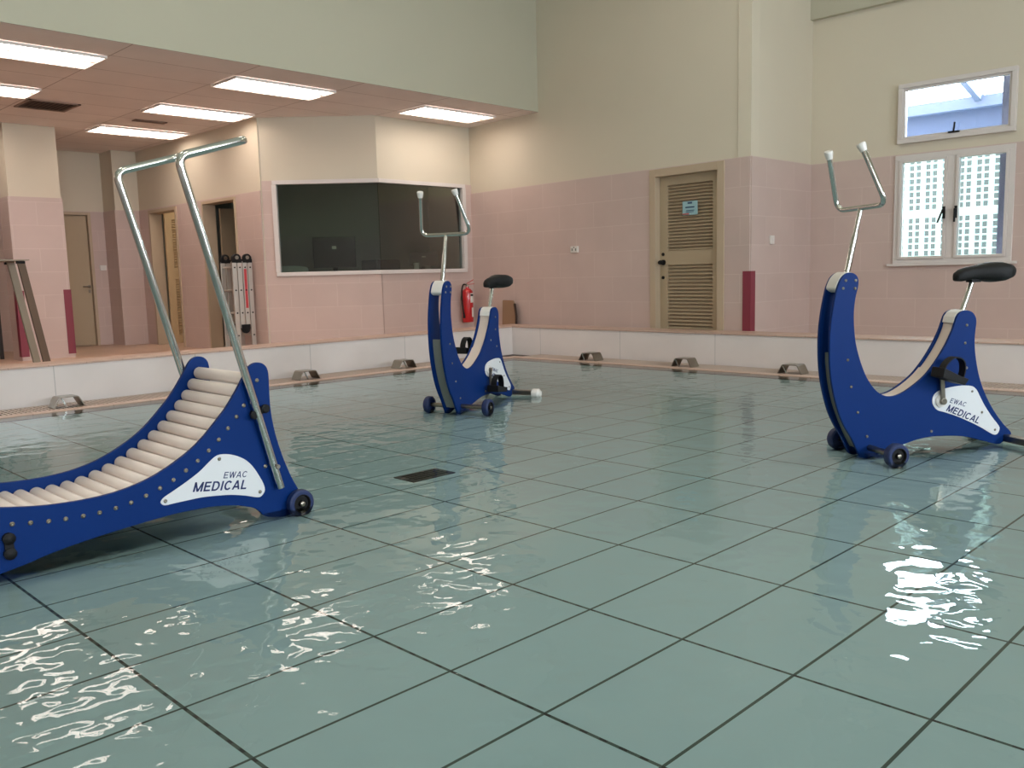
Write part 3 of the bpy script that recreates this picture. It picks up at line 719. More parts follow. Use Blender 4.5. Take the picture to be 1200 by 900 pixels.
def wheel(parent, c, side, r=0.062, w=0.048):
    h = w/2
    mb = MB(); mb.lathe([(-h*0.4, r*0.62), (-h, r*0.66), (-h, r*0.86), (-h*0.75, r*0.97), (-h*0.3, r), (h*0.3, r), (h*0.75, r*0.97), (h, r*0.86), (h, r*0.66), (h*0.4, r*0.62)], c, (0, side, 0), 40)
    wl = mb.build('wheel', MAT['navy'], parent)
    mb = MB(); mb.lathe([(h*0.3, 0.0), (h*0.3, r*0.60), (h-0.002, r*0.66), (h+0.0015, r*0.665), (h+0.0015, r*0.62), (h*0.55, r*0.54), (h*0.55, r*0.26), (h*0.95, r*0.24), (h*0.95, 0)], c, (0, side, 0), 32); mb.build('hub', MAT['black'], wl)
    mb = MB(); mb.lathe([(h*0.95, 0.011), (h+0.004, 0.011), (h+0.007, 0.006), (h+0.007, 0)], c, (0, side, 0), 14); mb.build('axle_bolt', MAT['steel'], wl)
    return wl
def ellipse_sections(mb, secs, seg=20):
    """secs: (x, zc, halfwidth, ztop, zbottom)"""
    rings = []
    for x, hw, zt, zb in secs:
        zc = (zt+zb)/2; hz = (zt-zb)/2; ring = []
        for k in range(seg):
            a = 2*PI*k/seg; ca, sa = math.cos(a), math.sin(a)
            e = 0.65 if sa > 0 else 0.45
            ring.append(mb.bm.verts.new((x, hw*math.copysign(abs(ca)**0.8, ca), zc + hz*math.copysign(abs(sa)**e, sa))))
        rings.append(ring)
    for a, b in zip(rings, rings[1:]):
        for k in range(seg):
            f = mb.bm.faces.new((a[k], a[(k+1) % seg], b[(k+1) % seg], b[k])); f.smooth = True
    for r_, rev in ((rings[0], True), (rings[-1], False)):
        c = mb.bm.verts.new(sum((v.co for v in r_), Vector())/seg)
        for k in range(seg):
            f = mb.bm.faces.new((r_[(k+1) % seg], r_[k], c) if rev else (r_[k], r_[(k+1) % seg], c)); f.smooth = True

def make_bike():
    root = thing('water_exercise_bike', 'x', 'exercise bike')
    out = smooth_poly(BIKE, 3)
    for y0, y1 in ((YN, YN+0.016), (YF-0.016, YF)):
        mb = MB(); mb.prism(out, y0, y1); p = mb.build('side_panel', MAT['blue'], root, bevel=0.002)
    # blocks between the boards
    mb = MB(); mb.prism(smooth_poly([(-0.176,0.880),(-0.182,0.895),(-0.170,0.925),(-0.158,0.944),(-0.140,0.961),(-0.117,0.971),(-0.090,0.967),(-0.070,0.952),(-0.060,0.925),(-0.064,0.900),(-0.078,0.878),(-0.115,0.868),(-0.155,0.868)], 2), YN+0.016, YF-0.016); mb.build('head_block', MAT['white'], root, bevel=0.003)
    mb = MB(); mb.prism([(0.514,0.69),(0.522,0.722),(0.540,0.745),(0.566,0.756),(0.594,0.756),(0.620,0.744),(0.638,0.720),(0.642,0.69)], YN+0.016, YF-0.016); mb.build('seat_block', MAT['white'], root, bevel=0.003)
    mb = MB(); mb.ribbon(smooth_poly([(0.530,0.69),(0.520,0.65),(0.492,0.59),(0.462,0.54),(0.437,0.505),(0.412,0.472),(0.385,0.442)], 3, False), 0.012, YN+0.016, YF-0.016); mb.build('seat_channel', MAT['channel'], root)
    mb = MB(); mb.ribbon(smooth_poly([(0.385,0.452),(0.345,0.412),(0.288,0.370),(0.23,0.337),(0.18,0.319),(0.143,0.315),(0.11,0.319),(0.08,0.331)], 3, False), 0.012, YN+0.016, YF-0.016); mb.build('foot_channel', MAT['channel'], root)
    mb = MB(); mb.ribbon(smooth_poly([(-0.175,0.56),(-0.172,0.5),(-0.158,0.40),(-0.133,0.30),(-0.098,0.21),(-0.06,0.13),(-0.02,0.06)], 3, False), 0.012, YN+0.016, YF-0.016); mb.build('spine', MAT['greyplastic'], root)
    # stem and handlebar
    b0, b1 = Vector((-0.105, YM, 0.90)), Vector((-0.020, YM, 1.286))
    mb = MB(); mb.tube([b0, b0.lerp(b1, 0.66)], 0.0165, 20); mb.tube([b0.lerp(b1, 0.55)+Vector((0.0, 0, 0)), b1], 0.0125, 18); mb.build('handlebar_stem', MAT['chrome'], root)
    hw = 0.205; top = Vector((-0.018, YM, 1.292))
    path = fillet([top+Vector((-0.10, -hw+0.065, 0.285)), top+Vector((0, -hw, 0)), top+Vector((0, hw, 0)), top+Vector((-0.10, hw-0.065, 0.285))], 0.055, 8)
    mb = MB(); mb.tube(path, 0.0135, 18); hb = mb.build('handlebar', MAT['chrome'], root)
    for s in (-1, 1):
        e = top+Vector((-0.10, s*(hw-0.065), 0.285)); d = (e-(top+Vector((0, s*hw, 0)))).normalized()
        mb = MB(); mb.lathe([(-0.028, 0.0145), (-0.028, 0.0165), (0.002, 0.0225), (0.010, 0.0225), (0.014, 0.020), (0.014, 0)], e, d, 20); mb.build('end_cap', MAT['white'], hb)
    # saddle on its post
    s0, s1 = Vector((0.585, YM, 0.70)), Vector((0.665, YM, 0.925))
    mb = MB(); mb.tube([s0, s1], 0.0150, 18); mb.tube([s0+Vector((0.004, 0.013, 0)), s1+Vector((0.0, 0.010, -0.01))], 0.0075, 12); mb.build('seat_post', MAT['chrome'], root)
    mb = MB(); ellipse_sections(mb, [(0.548,0.012,0.938,0.916),(0.556,0.024,0.953,0.906),(0.585,0.034,0.970,0.904),(0.63,0.040,0.981,0.912),(0.675,0.050,0.986,0.914),(0.72,0.072,0.996,0.904),(0.765,0.090,1.003,0.896),(0.81,0.096,1.002,0.900),(0.845,0.090,0.992,0.914),(0.872,0.066,0.976,0.932),(0.885,0.030,0.960,0.942)])
    for v in mb.bm.verts: v.co.y += YM
    sd = mb.build('saddle', MAT['saddle'], root)
    mb = MB(); mb.obox((0.665, YM, 0.915), (1, 0, 0), (0, 1, 0), (0, 0, 1), 0.028, 0.022, 0.016); mb.tube([(0.61, YM-0.018, 0.918), (0.75, YM-0.022, 0.918)], 0.004, 8); mb.tube([(0.61, YM+0.018, 0.918), (0.75, YM+0.022, 0.918)], 0.004, 8); mb.build('saddle_clamp', MAT['black'], root)
    # badge on the near board
    mb = MB(); mb.prism(smooth_poly(PLATE, 3), YN-0.0035, YN); bd = mb.build('badge', MAT['badge'], root, bevel=0.001)
    for x, z in ((0.632,0.324),(0.698,0.208),(0.784,0.108)):
        s = bolt(bd, x, z, YN-0.0035, -1, 0.0065, 'screw')
    lettering('lettering', 'MEDICAL', 0.037, MAT['ink'], bd, (0.474, YN-0.0036, 0.230), (PI/2, 0.39, 0), weight=0.175, xs=1.05)
    lettering('lettering', 'EWAC', 0.026, MAT['ink'], bd, (0.494, YN-0.0036, 0.272), (PI/2, 0.29, 0), weight=0.13, xs=1.06)
    for x, z in BOLTS: bolt(root, x, z, YN, -1)
    for x, z in BOLTS[:8]: bolt(root, x, z, YF, 1)
    # hub, cranks and pedals
    H0 = Vector((0.440, 0, 0.284))
    mb = MB(); mb.lathe([(0, 0.034), (0.010, 0.032), (0.013, 0.016), (0.024, 0.014), (0.024, 0)], (H0.x, YN-0.0035, H0.z), (0, -1, 0), 28); mb.build('hub', MAT['white'], root)
    for s, yb in ((-1, YN-0.022), (1, YF+0.022)):
        cr = bpy.data.objects.new('crank', None)
        mb = MB(); Lc = 0.142
        mb.obox((0, 0, Lc/2), (1, 0, 0), (0, 1, 0), (0, 0, 1), 0.0115, 0.007, Lc/2+0.01); mb.lathe([(-0.012, 0.017), (0.012, 0.017)], (0, 0, 0), (0, 1, 0), 18)
        mb.tube([(0, 0, Lc), (0, s*0.10, Lc)], 0.006, 10)
        cr = mb.build('crank', MAT['steel'], root, bevel=0.002); cr.location = (H0.x, yb, H0.z)
        mb = MB()
        mb.prism([(-0.080,0.026),(-0.072,-0.026),(0.070,-0.026),(0.082,0.010),(0.03,0.012),(-0.02,0.018)], 0.010 if s > 0 else -0.105, 0.105 if s > 0 else -0.010)
        pd = mb.build('pedal', MAT['black'], cr, bevel=0.004); pd.location = (0, 0, Lc)
        mb = MB(); pth = [(-0.050,0.015),(-0.046,0.05),(-0.02,0.090),(0.018,0.103),(0.052,0.088),(0.070,0.048),(0.072,0.005)]
        mb.ribbon(smooth_poly(pth, 4, False), 0.006, (0.03 if s > 0 else -0.075), (0.075 if s > 0 else -0.03)); st = mb.build('pedal_strap', MAT['black'], cr); st.location = (0, 0, Lc)
    # wheels on the front axle, bar with feet behind
    mb = MB(); mb.tube([(0.025, -0.225, 0.062), (0.025, 0.225, 0.062)], 0.0155, 18); mb.build('front_axle', MAT['steel'], root)
    wheel(root, (0.025, -0.245, 0.062), -1); wheel(root, (0.025, 0.245, 0.062), 1)
    mb = MB(); mb.obox((0.862, 0, 0.058), (1, 0, 0), (0, 1, 0), (0, 0, 1), 0.020, 0.215, 0.020); mb.build('rear_bar', MAT['steel'], root, bevel=0.006)
    for s in (-1, 1):
        mb = MB(); mb.lathe([(-0.030, 0.036), (-0.026, 0.040), (0.020, 0.040), (0.038, 0.026), (0.038, 0)], (0.862, s*0.235, 0.050), (0, s, 0), 24); mb.build('foot_cap', MAT['white'], root)
    return root
def pose_cranks(root, a, tilt):
    cr = sorted([c for c in kids(root) if c.name.startswith('crank')], key=lambda c: c.location.y)
    for c, aa in zip(cr, (a, a+PI)):
        c.rotation_euler = (0, aa, 0)
        for k in kids(c): k.rotation_euler = (0, -aa+tilt, 0)
bikeA = make_bike()
bpy.context.view_layer.update()
bikeB = copy_tree(bikeA)
bikeA.location = (-1.9197, 4.4783, 0); bikeA.rotation_euler = (0, 0, math.radians(58.0))
bikeB.location = (-4.765, 4.175, 0); bikeB.rotation_euler = (0, 0, math.radians(108.3))
pose_cranks(bikeA, -0.10, 0.32); pose_cranks(bikeB, PI+0.02, 0.10)
bikeA['label'] = 'blue water exercise bike on the right, in front of the window, near pedal raised'
bikeB['label'] = 'blue water exercise bike in the middle, in front of the red extinguisher, near pedal down'
for o in (bikeA, bikeB): o['group'] = 'blue water exercise bikes standing in the pool'

# ------------------------------------------------------------------ roller treadmill
U0 = 1.3; XN = -3.287; TW = 0.545
TR = [(1.854,0.006),(1.80,0.022),(1.774,0.050),(1.749,0.068),(1.709,0.083),(1.669,0.095),(1.61,0.105),(1.553,0.111),(1.468,0.113),(1.4,0.112),(1.333,0.108),(1.236,0.100),(1.143,0.091),(1.053,0.080),(0.959,0.065),(0.885,0.048),(0.802,0.034),(0.74,0.018),(0.66,0.010),(0.56,0.010),(0.48,0.022),(0.43,0.06),(0.405,0.13),(0.40,0.21),(0.41,0.30),(0.44,0.352),(0.48,0.365),(0.53,0.352),(0.60,0.32),(0.70,0.287),
      (0.821,0.262),(0.938,0.243),(1.031,0.236),(1.115,0.235),(1.195,0.240),(1.266,0.252),(1.338,0.272),(1.414,0.305),(1.493,0.349),(1.559,0.400),(1.628,0.468),(1.658,0.500),(1.701,0.556),(1.738,0.612),(1.756,0.640),(1.770,0.656),(1.786,0.665),(1.807,0.668),(1.829,0.662),(1.846,0.645),(1.853,0.618),(1.853,0.574),(1.852,0.515),(1.854,0.463),(1.861,0.405),(1.873,0.345),(1.899,0.255),(1.934,0.163),(1.968,0.095),(1.975,0.05),(1.955,0.015),(1.91,0.003)]
TPL = [(1.364,0.17),(1.372,0.182),(1.388,0.192),(1.43,0.211),(1.477,0.234),(1.526,0.261),(1.566,0.291),(1.596,0.311),(1.62,0.315),(1.654,0.31),(1.693,0.295),(1.727,0.273),(1.755,0.242),(1.778,0.204),(1.797,0.165),(1.803,0.134),(1.788,0.113),(1.767,0.11),(1.712,0.128),(1.652,0.143),(1.594,0.151),(1.532,0.157),(1.472,0.157),(1.417,0.156),(1.385,0.155),(1.372,0.159)]
SCR = [(1.798,0.595),(1.765,0.546),(1.733,0.499),(1.698,0.457),(1.658,0.415),(1.616,0.375),(1.571,0.338),(1.523,0.305),(1.473,0.275),(1.421,0.247),(1.367,0.225),(1.312,0.206),(1.255,0.191),(1.198,0.182),(1.14,0.177),(1.083,0.177),(1.024,0.179),(0.968,0.183),(0.91,0.190),(0.853,0.198),(0.797,0.208),(0.742,0.220),(0.688,0.234),(0.634,0.250),(0.582,0.270),(0.532,0.294)]
sh_ = lambda L_: [(a-U0, b) for a, b in L_]
TR, TPL, SCR = sh_(TR), sh_(TPL), sh_(SCR)
tm = thing('roller_treadmill', 'blue roller treadmill with white rollers and a tall steel hand rail', 'treadmill', (XN-TW/2, U0, 0), PI/2)
yn, yf = -TW/2, TW/2
out = smooth_poly(TR, 3)
for y0, y1 in ((yn, yn+0.018), (yf-0.018, yf)):
    mb = MB(); mb.prism(out, y0, y1); mb.build('side_panel', MAT['blue'], tm, bevel=0.002)
for x, z in SCR:
    mb = MB(); y0, y1 = yn+0.020, yf-0.020; r = 0.0265
    mb.lathe([(y0, 0.0), (y0, r*0.78), (y0+0.010, r), (y1-0.010, r), (y1, r*0.78), (y1, 0)], (x, 0, z), (0, 1, 0), 24); mb.build('roller', MAT['rollerw'], tm)
for x, z in SCR[:2]+SCR[2:]:
    bolt(tm, x, z, yn, -1, 0.0085)
bolt(tm, 1.813-U0, 0.233, yn, -1, 0.0085)
# shaft rods tying the boards low down
mb = MB(); mb.tube([(0.60-U0, yn+0.018, 0.08), (0.60-U0, yf-0.018, 0.08)], 0.018, 14); mb.build('tie_rod', MAT['steel'], tm)
mb = MB(); mb.tube([(1.87-U0, yn+0.018, 0.12), (1.87-U0, yf-0.018, 0.12)], 0.018, 14); mb.build('tie_rod', MAT['steel'], tm)
mb = MB(); mb.prism(smooth_poly(TPL, 3), yn-0.0035, yn); bd = mb.build('badge', MAT['badge'], tm, bevel=0.001)
for x, z in ((1.382,0.172),(1.611,0.298),(1.78,0.131)): bolt(bd, x-U0, z, yn-0.0035, -1, 0.0075, 'screw')
lettering('lettering', 'MEDICAL', 0.038, MAT['ink'], bd, (1.492-U0, yn-0.0036, 0.186), (PI/2, 0.137, 0), weight=0.175, xs=1.07)
lettering('lettering', 'EWAC', 0.026, MAT['ink'], bd, (1.622-U0, yn-0.0036, 0.2165), (PI/2, 0.13, 0), weight=0.13, xs=1.07)
# hand rail: two posts joined by a loop at the top
op = 0.022
A0, A1 = (1.866-U0, 0.135), (1.517-U0, 1.470); A2 = (1.806-U0, 1.558)
path = fillet([(A0[0], yn-op, A0[1]), (A1[0], yn-op, A1[1]), (A2[0], yn-op, A2[1]), (A2[0]-0.005, yf+op, A2[1]-0.004), (A1[0], yf+op, A1[1]), (A0[0], yf+op, A0[1])], 0.045, 8)
mb = MB(); mb.tube(path, 0.0165, 20); hr = mb.build('hand_rail', MAT['chrome'], tm)
for s, y in ((-1, yn), (1, yf)):
    for (x, z) in ((1.764-U0, 0.458), (1.815-U0, 0.478)):
        mb = MB(); mb.lathe([(0, 0.010), (0.012, 0.010), (0.013, 0.017), (0.030, 0.019), (0.034, 0.013), (0.034, 0)], (x, y, z), (0, s, 0), 8); mb.build('clamp_knob', MAT['black'], tm)
    mb = MB(); mb.obox((1.790-U0, y+s*0.012, 0.468), (1, 0, 0.28), (0, 1, 0), (-0.28, 0, 1), 0.030, 0.010, 0.014); mb.build('rail_clamp', MAT['black'], tm)
    mb = MB(); mb.lathe([(0, 0.006), (0.045, 0.006), (0.047, 0.010), (0.052, 0.008), (0.052, 0)], (1.845-U0, y, 0.232), (0, s, 0), 12); mb.build('rail_bolt', MAT['steel'], tm)
    for z in (0.153, 0.100):
        mb = MB(); mb.lathe([(0, 0.020), (0.018, 0.021), (0.022, 0.014), (0.026, 0.006), (0.026, 0)], (0.836-U0, y, z), (0, s, 0), 10); mb.build('adjuster_knob', MAT['black'], tm)
    mb = MB(); mb.obox((0.836-U0, y+s*0.006, 0.126), (1, 0, 0), (0, 1, 0), (0, 0, 1), 0.014, 0.006, 0.03); mb.build('adjuster_plate', MAT['black'], tm)
    wheel(tm, (1.952-U0, y+s*0.026, 0.052), s, 0.060, 0.038)

# ------------------------------------------------------------------ gutter brackets
def make_bracket():
    r = thing('gutter_bracket', 'x', 'bracket')
    mb = MB(); pr = [(-0.115,0.0),(-0.075,0.075),(-0.065,0.082),(0.065,0.082),(0.075,0.075),(0.115,0.0)]
    mb.ribbon(pr, 0.008, -0.09, 0.06); mb.build('bent_plate', MAT['steel'], r, bevel=0.0015)
    mb = MB(); mb.ribbon([(-0.060,0.078),(-0.020,0.0)], 0.010, -0.10, -0.085); mb.build('front_stay', MAT['chrome'], r)
    return r
br0 = make_bracket()
bl = [(-7.52, 2.42, PI/2, 'bent steel bracket on the left gutter, nearest the left edge'), (-7.50, 4.62, PI/2, 'bent steel bracket on the left gutter just right of the treadmill wheel'),
      (-7.50, 5.83, PI/2, 'bent steel bracket on the left gutter beside the middle bike'), (-6.26, 7.50, 0, 'bent steel bracket on the back gutter, left of the louvred door'),
      (-5.03, 7.50, 0, 'bent steel bracket on the back gutter, below the louvred door'), (-3.86, 7.50, 0, 'bent steel bracket on the back gutter, just left of the right bike')]
for i, (x, y, a, lb) in enumerate(bl):
    o = br0 if i == 0 else copy_tree(br0)
    o.location = (x, y, 0.038); o.rotation_euler = (0, 0, a); o['label'] = lb; o['group'] = 'steel brackets along the overflow gutter'
# floor drain cover
dc = thing('drain_cover', 'dark metal drain cover set in the aqua pool floor', 'drain cover', (-3.424, 2.772, 0))
mb = MB(); mb.box(-0.080, 0.080, -0.136, 0.136, 0.0, 0.004); mb.build('cover_plate', mat('dark_drain_metal', (84, 76, 70), 0.4, 0.6), dc)
mb = MB()
for k in range(4): mb.box(-0.055+k*0.032, -0.045+k*0.032, -0.11, 0.11, 0.004, 0.0055)
mb.build('cover_slots', MAT['black'], dc)

# ------------------------------------------------------------------ fire extinguisher
fe = thing('fire_extinguisher', 'red fire extinguisher hung on the tiles below the control room window', 'fire extinguisher', (-9.12, 8.26, 0.36))
mb = MB(); R = 0.078
mb.lathe([(0, 0.0), (0, R*0.94), (0.012, R), (0.40, R), (0.43, R*0.92), (0.455, R*0.62), (0.465, R*0.32), (0.49, R*0.30)], (0, 0, 0), (0, 0, 1), 32); mb.build('cylinder', MAT['red'], fe)
mb = MB(); mb.lathe([(0.485, 0.018), (0.52, 0.018), (0.525, 0.012), (0.525, 0)], (0, 0, 0), (0, 0, 1), 16); mb.tube([(0, 0, 0.51), (0.0, -0.05, 0.515)], 0.008, 10); mb.build('valve', MAT['steel'], fe)
mb = MB(); mb.obox((0.02, 0.045, 0.522), (0.35, 1, 0.05), (-1, 0.35, 0), (0, 0, 1), 0.055, 0.008, 0.004); mb.obox((0.02, 0.04, 0.558), (0.35, 1, 0.55), (-1, 0.35, 0), (0, -0.4, 1), 0.055, 0.008, 0.004); mb.build('lever', MAT['red'], fe)
mb = MB(); mb.tube(smooth_poly([(0, -0.03, 0.52), (0.01, -0.08, 0.515), (0.02, -0.115, 0.44), (0.02, -0.115, 0.28), (0.02, -0.098, 0.14), (0.02, -0.09, 0.07)], 5, False), 0.010, 10); mb.lathe([(0, 0.010), (0.07, 0.017)], (0.02, -0.092, 0.13), (0, 0.08, -1), 12); mb.build('hose', MAT['black'], fe)
def cyl_patch(a0, a1, z0, z1, r, m, name):
    mb = MB(); n = 10
    ps = [(math.cos(a0+(a1-a0)*k/n)*r, math.sin(a0+(a1-a0)*k/n)*r) for k in range(n+1)]
    lo = [mb.bm.verts.new((x, y, z0)) for x, y in ps]; hi = [mb.bm.verts.new((x, y, z1)) for x, y in ps]
    for k in range(n): mb.bm.faces.new((lo[k], lo[k+1], hi[k+1], hi[k]))
    return mb.build(name, m, fe)
aa = -0.35
cyl_patch(aa+0.15, aa+1.25, 0.27, 0.40, R+0.001, MAT['label'], 'label_sheet')
cyl_patch(aa+0.2, aa+1.2, 0.36, 0.385, R+0.002, MAT['black'], 'label_print')
cyl_patch(aa+0.4, aa+1.25, 0.07, 0.20, R+0.001, MAT['label'], 'label_sheet')
mb = MB(); mb.box(-0.125, -0.078, -0.02, 0.02, 0.30, 0.36); mb.build('wall_hook', MAT['steel'], fe)

# ------------------------------------------------------------------ folded ladder leaning by the dark doorway
lad = thing('folding_ladder', 'folded aluminium ladder with black hinges beside the dark doorway', 'ladder', (-10.66, 5.50, ZD))
SX = 0.30; zt = 1.20
for k in range(4):
    yb = 0.0 + k*0.072
    sec = MB()
    z_lo = 0.0 if k in (0, 3) else 0.34
    for sx in (-SX/2, SX/2): sec.box(sx-0.013, sx+0.013, yb, yb+0.058, z_lo, zt)
    s_ob = sec.build('ladder_section', MAT['alu'], lad, bevel=0.003)
    zz = [0.25, 0.54, 0.83, 1.12]
    for z in zz:
        if z < z_lo: continue
        rg = MB(); rg.tube([(-SX/2, yb+0.029, z), (SX/2, yb+0.029, z)], 0.013, 12); rg.build('rung', MAT['alu'], s_ob)
        rv = MB(); rv.lathe([(0, 0.011), (0.003, 0.011), (0.003, 0)], (SX/2+0.013, yb+0.029, z), (1, 0, 0), 10); rv.build('rivet', MAT['black'], s_ob)
for sx in (-SX/2, SX/2):
    for yc in (0.065, 0.21):
        mb = MB(); mb.lathe([(-0.018, 0.058), (0.018, 0.058)], (sx, yc, zt+0.035), (1, 0, 0), 22); mb.box(sx-0.016, sx+0.016, yc-0.065, yc+0.065, zt-0.02, zt+0.025); mb.build('hinge', MAT['black'], lad)
        mb = MB(); mb.lathe([(-0.022, 0.024), (0.022, 0.024)], (sx, yc, zt+0.045), (1, 0, 0), 16); mb.build('hinge_boss', MAT['steel'], lad)
    mb = MB(); mb.lathe([(-0.018, 0.055), (0.018, 0.055)], (sx, 0.137, 0.33), (1, 0, 0), 22); mb.box(sx-0.016, sx+0.016, 0.075, 0.20, 0.33, 0.39); mb.build('hinge', MAT['black'], lad)
mb = MB(); mb.box(SX/2+0.013, SX/2+0.0145, 0.155, 0.190, 0.60, 1.10); mb.build('red_label', mat('red_print', (190, 60, 66), 0.6), lad)

# ------------------------------------------------------------------ folding trestle at the left edge
tr = thing('folding_trestle', 'folding trestle with thin top and splayed flat metal legs at the left edge', 'trestle', (-10.4, 2.38, ZD))
mb = MB(); mb.box(-0.30, 0.30, -0.55, 0.64, 1.213, 1.225); mb.build('top_board', MAT['trestle'], tr)
for x, m_ in ((-0.10, MAT['trestle']), (0.24, MAT['trestled'])):
    for s in (1, -1):
        yt = 0.57 if s > 0 else -0.46
        mb = MB(); a_ = Vector((x, yt, 1.213)); b_ = Vector((x, yt+s*0.19, 0.0)); d_ = (b_-a_)
        mb.obox((a_+b_)/2, (0, 1, 0), (1, 0, 0), d_, 0.036, 0.018, d_.length/2); mb.build('leg', m_, tr, bevel=0.003)
mb = MB(); mb.box(0.20, 0.24, -0.60, 0.70, 0.10, 0.14); mb.build('stretcher', MAT['trestled'], tr)
mb = MB(); mb.obox((0.24, 0.57, 1.195), (1, 0, 0), (0, 1, 0), (0, 0, 1), 0.02, 0.04, 0.012); mb.obox((-0.16, 0.57, 1.195), (1, 0, 0), (0, 1, 0), (0, 0, 1), 0.02, 0.04, 0.012); mb.build('leg_hinge', MAT['black'], tr)
# dark rack left of the column
rk = thing('storage_rack', 'dark storage rack standing left of the tiled column', 'rack', (-13.3, 2.75, ZD))
mb = MB()
for x in (-0.3, 0.3):
    for y in (-0.7, 0.7): mb.box(x-0.02, x+0.02, y-0.02, y+0.02, 0, 2.9)
mb.box(-0.31, -0.30, -0.7, 0.7, 0, 2.9); mb.build('rack_frame', MAT['lowcab'], rk)
for z in (0.25, 0.95, 1.60, 2.25):
    mb = MB(); mb.box(-0.3, 0.3, -0.7, 0.7, z, z+0.03); mb.build('shelf', MAT['lowcab'], rk)
bg_ = MB(); bg_.lathe([(0, 0.0), (0, 0.20), (0.05, 0.24), (0.30, 0.22), (0.42, 0.12), (0.45, 0.05), (0.45, 0)], (-13.25, 3.1, ZD+0.285), (0, 0, 1), 24)
tag(bg_.build('equipment_bag', MAT['black'], bevel=0), 'black equipment bag on the low shelf of the dark rack', 'bag')

# ------------------------------------------------------------------ sockets, switches
def plate(name, label, loc, rz, w, h, kind):
    r = thing(name, label, kind, loc, rz)
    mb = MB(); mb.box(-w/2, w/2, -0.022, 0, -h/2, h/2); mb.build('cover', MAT['white'], r, bevel=0.004)
    return r
P_ = Vector((DW0[0], DW0[1], 0)) + dr*2.04 + Vector((0, -DT, 1.288))
so = plate('wall_socket', 'white double socket on the pink tiles left of the louvred door', P_, ang, 0.125, 0.078, 'socket')
for x in (-0.03, 0.03):
    mb = MB(); mb.box(x-0.009, x+0.009, -0.024, -0.021, -0.018, 0.012); mb.build('socket_hole', MAT['greyplastic'], so)
mb = MB(); mb.box(-0.006, 0.006, -0.027, -0.021, 0.018, 0.030); mb.build('switch_rocker', MAT['black'], so)
sw = plate('light_switch', 'small white switch on the bluish lit wall beside the maroon guard', (-4.72+DT, 8.60, 1.295), PI/2, 0.075, 0.09, 'switch')
mb = MB(); mb.box(-0.015, 0.015, -0.026, -0.021, -0.02, 0.02); mb.build('switch_rocker', MAT['white'], sw)
sw = plate('light_switch', 'small white switch beside the plain passage door', (-14.44+DT, 5.365, 1.265), PI/2, 0.10, 0.08, 'switch')
mb = MB(); mb.box(-0.015, 0.015, -0.026, -0.021, -0.02, 0.02); mb.build('switch_rocker', MAT['white'], sw)
# cardboard leaning against the wall behind the middle bike
cb = thing('cardboard_sheet', 'brown cardboard sheet leaning on the wall behind the middle bike saddle', 'cardboard', (-8.40, 8.33, ZD), ang)
mb = MB(); mb.prism([(-0.13,0.0),(0.15,0.0),(0.14,0.40),(0.10,0.55),(0.07,0.60),(-0.10,0.605),(-0.13,0.60)], -0.012, 0.012); o = mb.build('sheet', MAT['card'], cb); o.rotation_euler = (-0.06, 0, 0)
mb = MB(); mb.prism([(0.150,0.0),(0.162,0.0),(0.152,0.40),(0.112,0.56),(0.10,0.55),(0.14,0.40)], -0.02, 0.012); o = mb.build('folded_edge', mat('dark_card_edge', (60, 42, 34), 0.8), cb); o.rotation_euler = (-0.06, 0, 0)

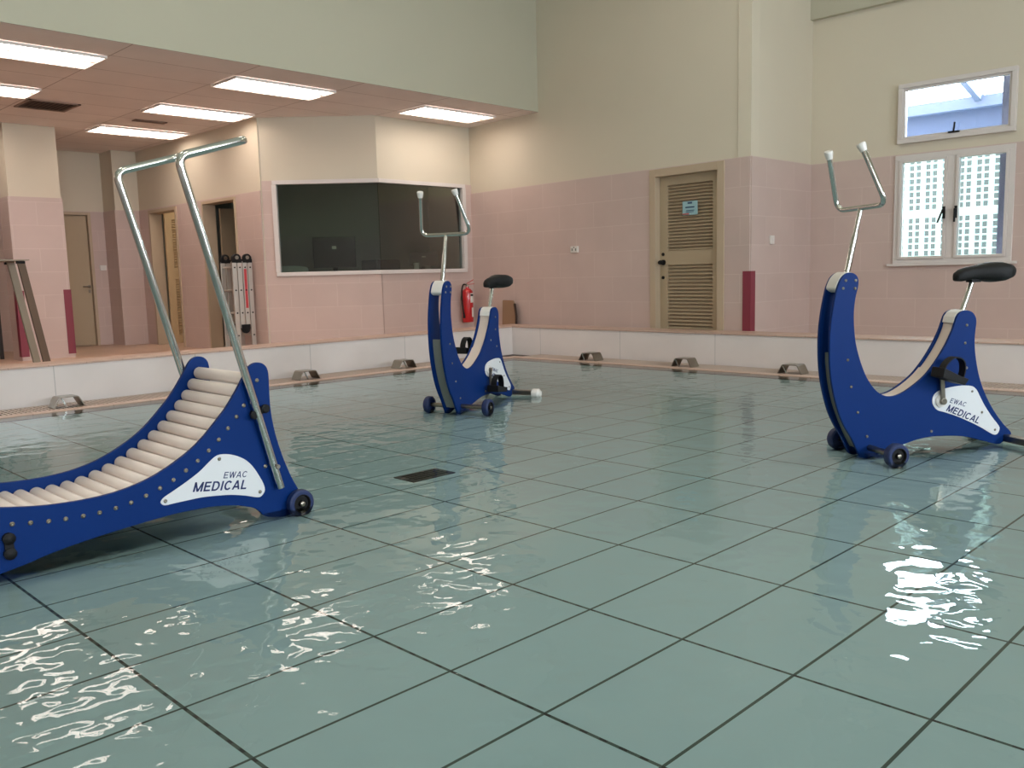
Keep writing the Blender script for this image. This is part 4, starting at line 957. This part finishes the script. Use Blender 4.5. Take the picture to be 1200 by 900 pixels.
# ------------------------------------------------------------------ control room contents
dk = thing('office_desk', 'dark desk inside the control room behind the tinted glass', 'desk', (-10.28, 7.45, ZD))
mb = MB(); mb.box(-0.35, 0.50, -0.70, 1.0, 0.98, 1.03); mb.build('desk_top', MAT['lowcab'], dk)
for y in (-0.68, 0.95):
    mb = MB(); mb.box(-0.33, 0.43, y, y+0.04, 0, 0.98); mb.build('desk_side', MAT['lowcab'], dk)
def monitor(label, x, y, rz, w, h):
    r = thing('computer_monitor', label, 'monitor', (x, y, ZD+1.03), rz)
    mb = MB(); mb.box(-0.02, 0.02, -w/2, w/2, 0.07, 0.07+h); mb.build('casing', MAT['black'], r, bevel=0.006)
    mb = MB(); mb.box(-0.06, -0.02, -0.03, 0.03, 0.0, 0.15); mb.box(-0.11, 0.07, -0.12, 0.12, 0.0, 0.015); mb.build('stand', MAT['black'], r)
    mb = MB(); mb.box(0.0205, 0.0225, -0.03, 0.03, 0.07+h*0.6, 0.07+h*0.7); mb.build('emblem', MAT['alu'], r)
    return r
monitor('black computer monitor on the desk, left one behind the glass', -10.42, 6.99, -0.65, 0.58, 0.42)
monitor('black computer monitor at the right end of the control room window', -9.95, 8.18, -0.3, 0.44, 0.20)
mb = MB(); mb.box(-10.22, -9.84, 7.28, 7.68, 1.03+ZD, 1.19+ZD); tag(mb.build('printer', MAT['black'], bevel=0.02), 'low black printer on the desk right of the left monitor', 'printer')
cp = MB(); cp.lathe([(0, 0.0), (0, 0.034), (0.11, 0.044), (0.11, 0.040), (0.01, 0.03), (0.01, 0)], (-9.83, 7.95, 1.03+ZD), (0, 0, 1), 20); tag(cp.build('paper_cup', MAT['white']), 'white cup on the desk behind the glass', 'cup')
ch = thing('office_chair', 'pale grey chair back behind the left corner of the control room glass', 'chair', (-10.55, 6.34, ZD))
mb = MB(); mb.prism(smooth_poly([(-0.22,0.66),(-0.26,1.02),(-0.20,1.12),(0.20,1.12),(0.26,1.02),(0.22,0.66)], 4), -0.02, 0.02); o = mb.build('backrest', mat('pale_chair_plastic', (196, 206, 200), 0.5), ch, bevel=0.008); o.rotation_euler = (0, 0, 0.8)
mb = MB(); mb.prism([(-0.22,0.45),(0.22,0.45),(0.22,0.50),(-0.22,0.50)], -0.22, 0.22); mb.build('seat', MAT['greyplastic'], ch, bevel=0.01)
mb = MB(); mb.tube([(0, 0, 0.05), (0, 0, 0.45)], 0.025, 12)
for k in range(5): mb.tube([(0, 0, 0.08), (0.22*math.cos(k*1.2566), 0.22*math.sin(k*1.2566), 0.03)], 0.014, 8)
mb.build('chair_base', MAT['black'], ch)
mb = MB(); mb.tube([(-0.1, 0.1, 0.45), (-0.1, 0.1, 0.7)], 0.015, 8); mb.build('back_support', MAT['black'], ch)
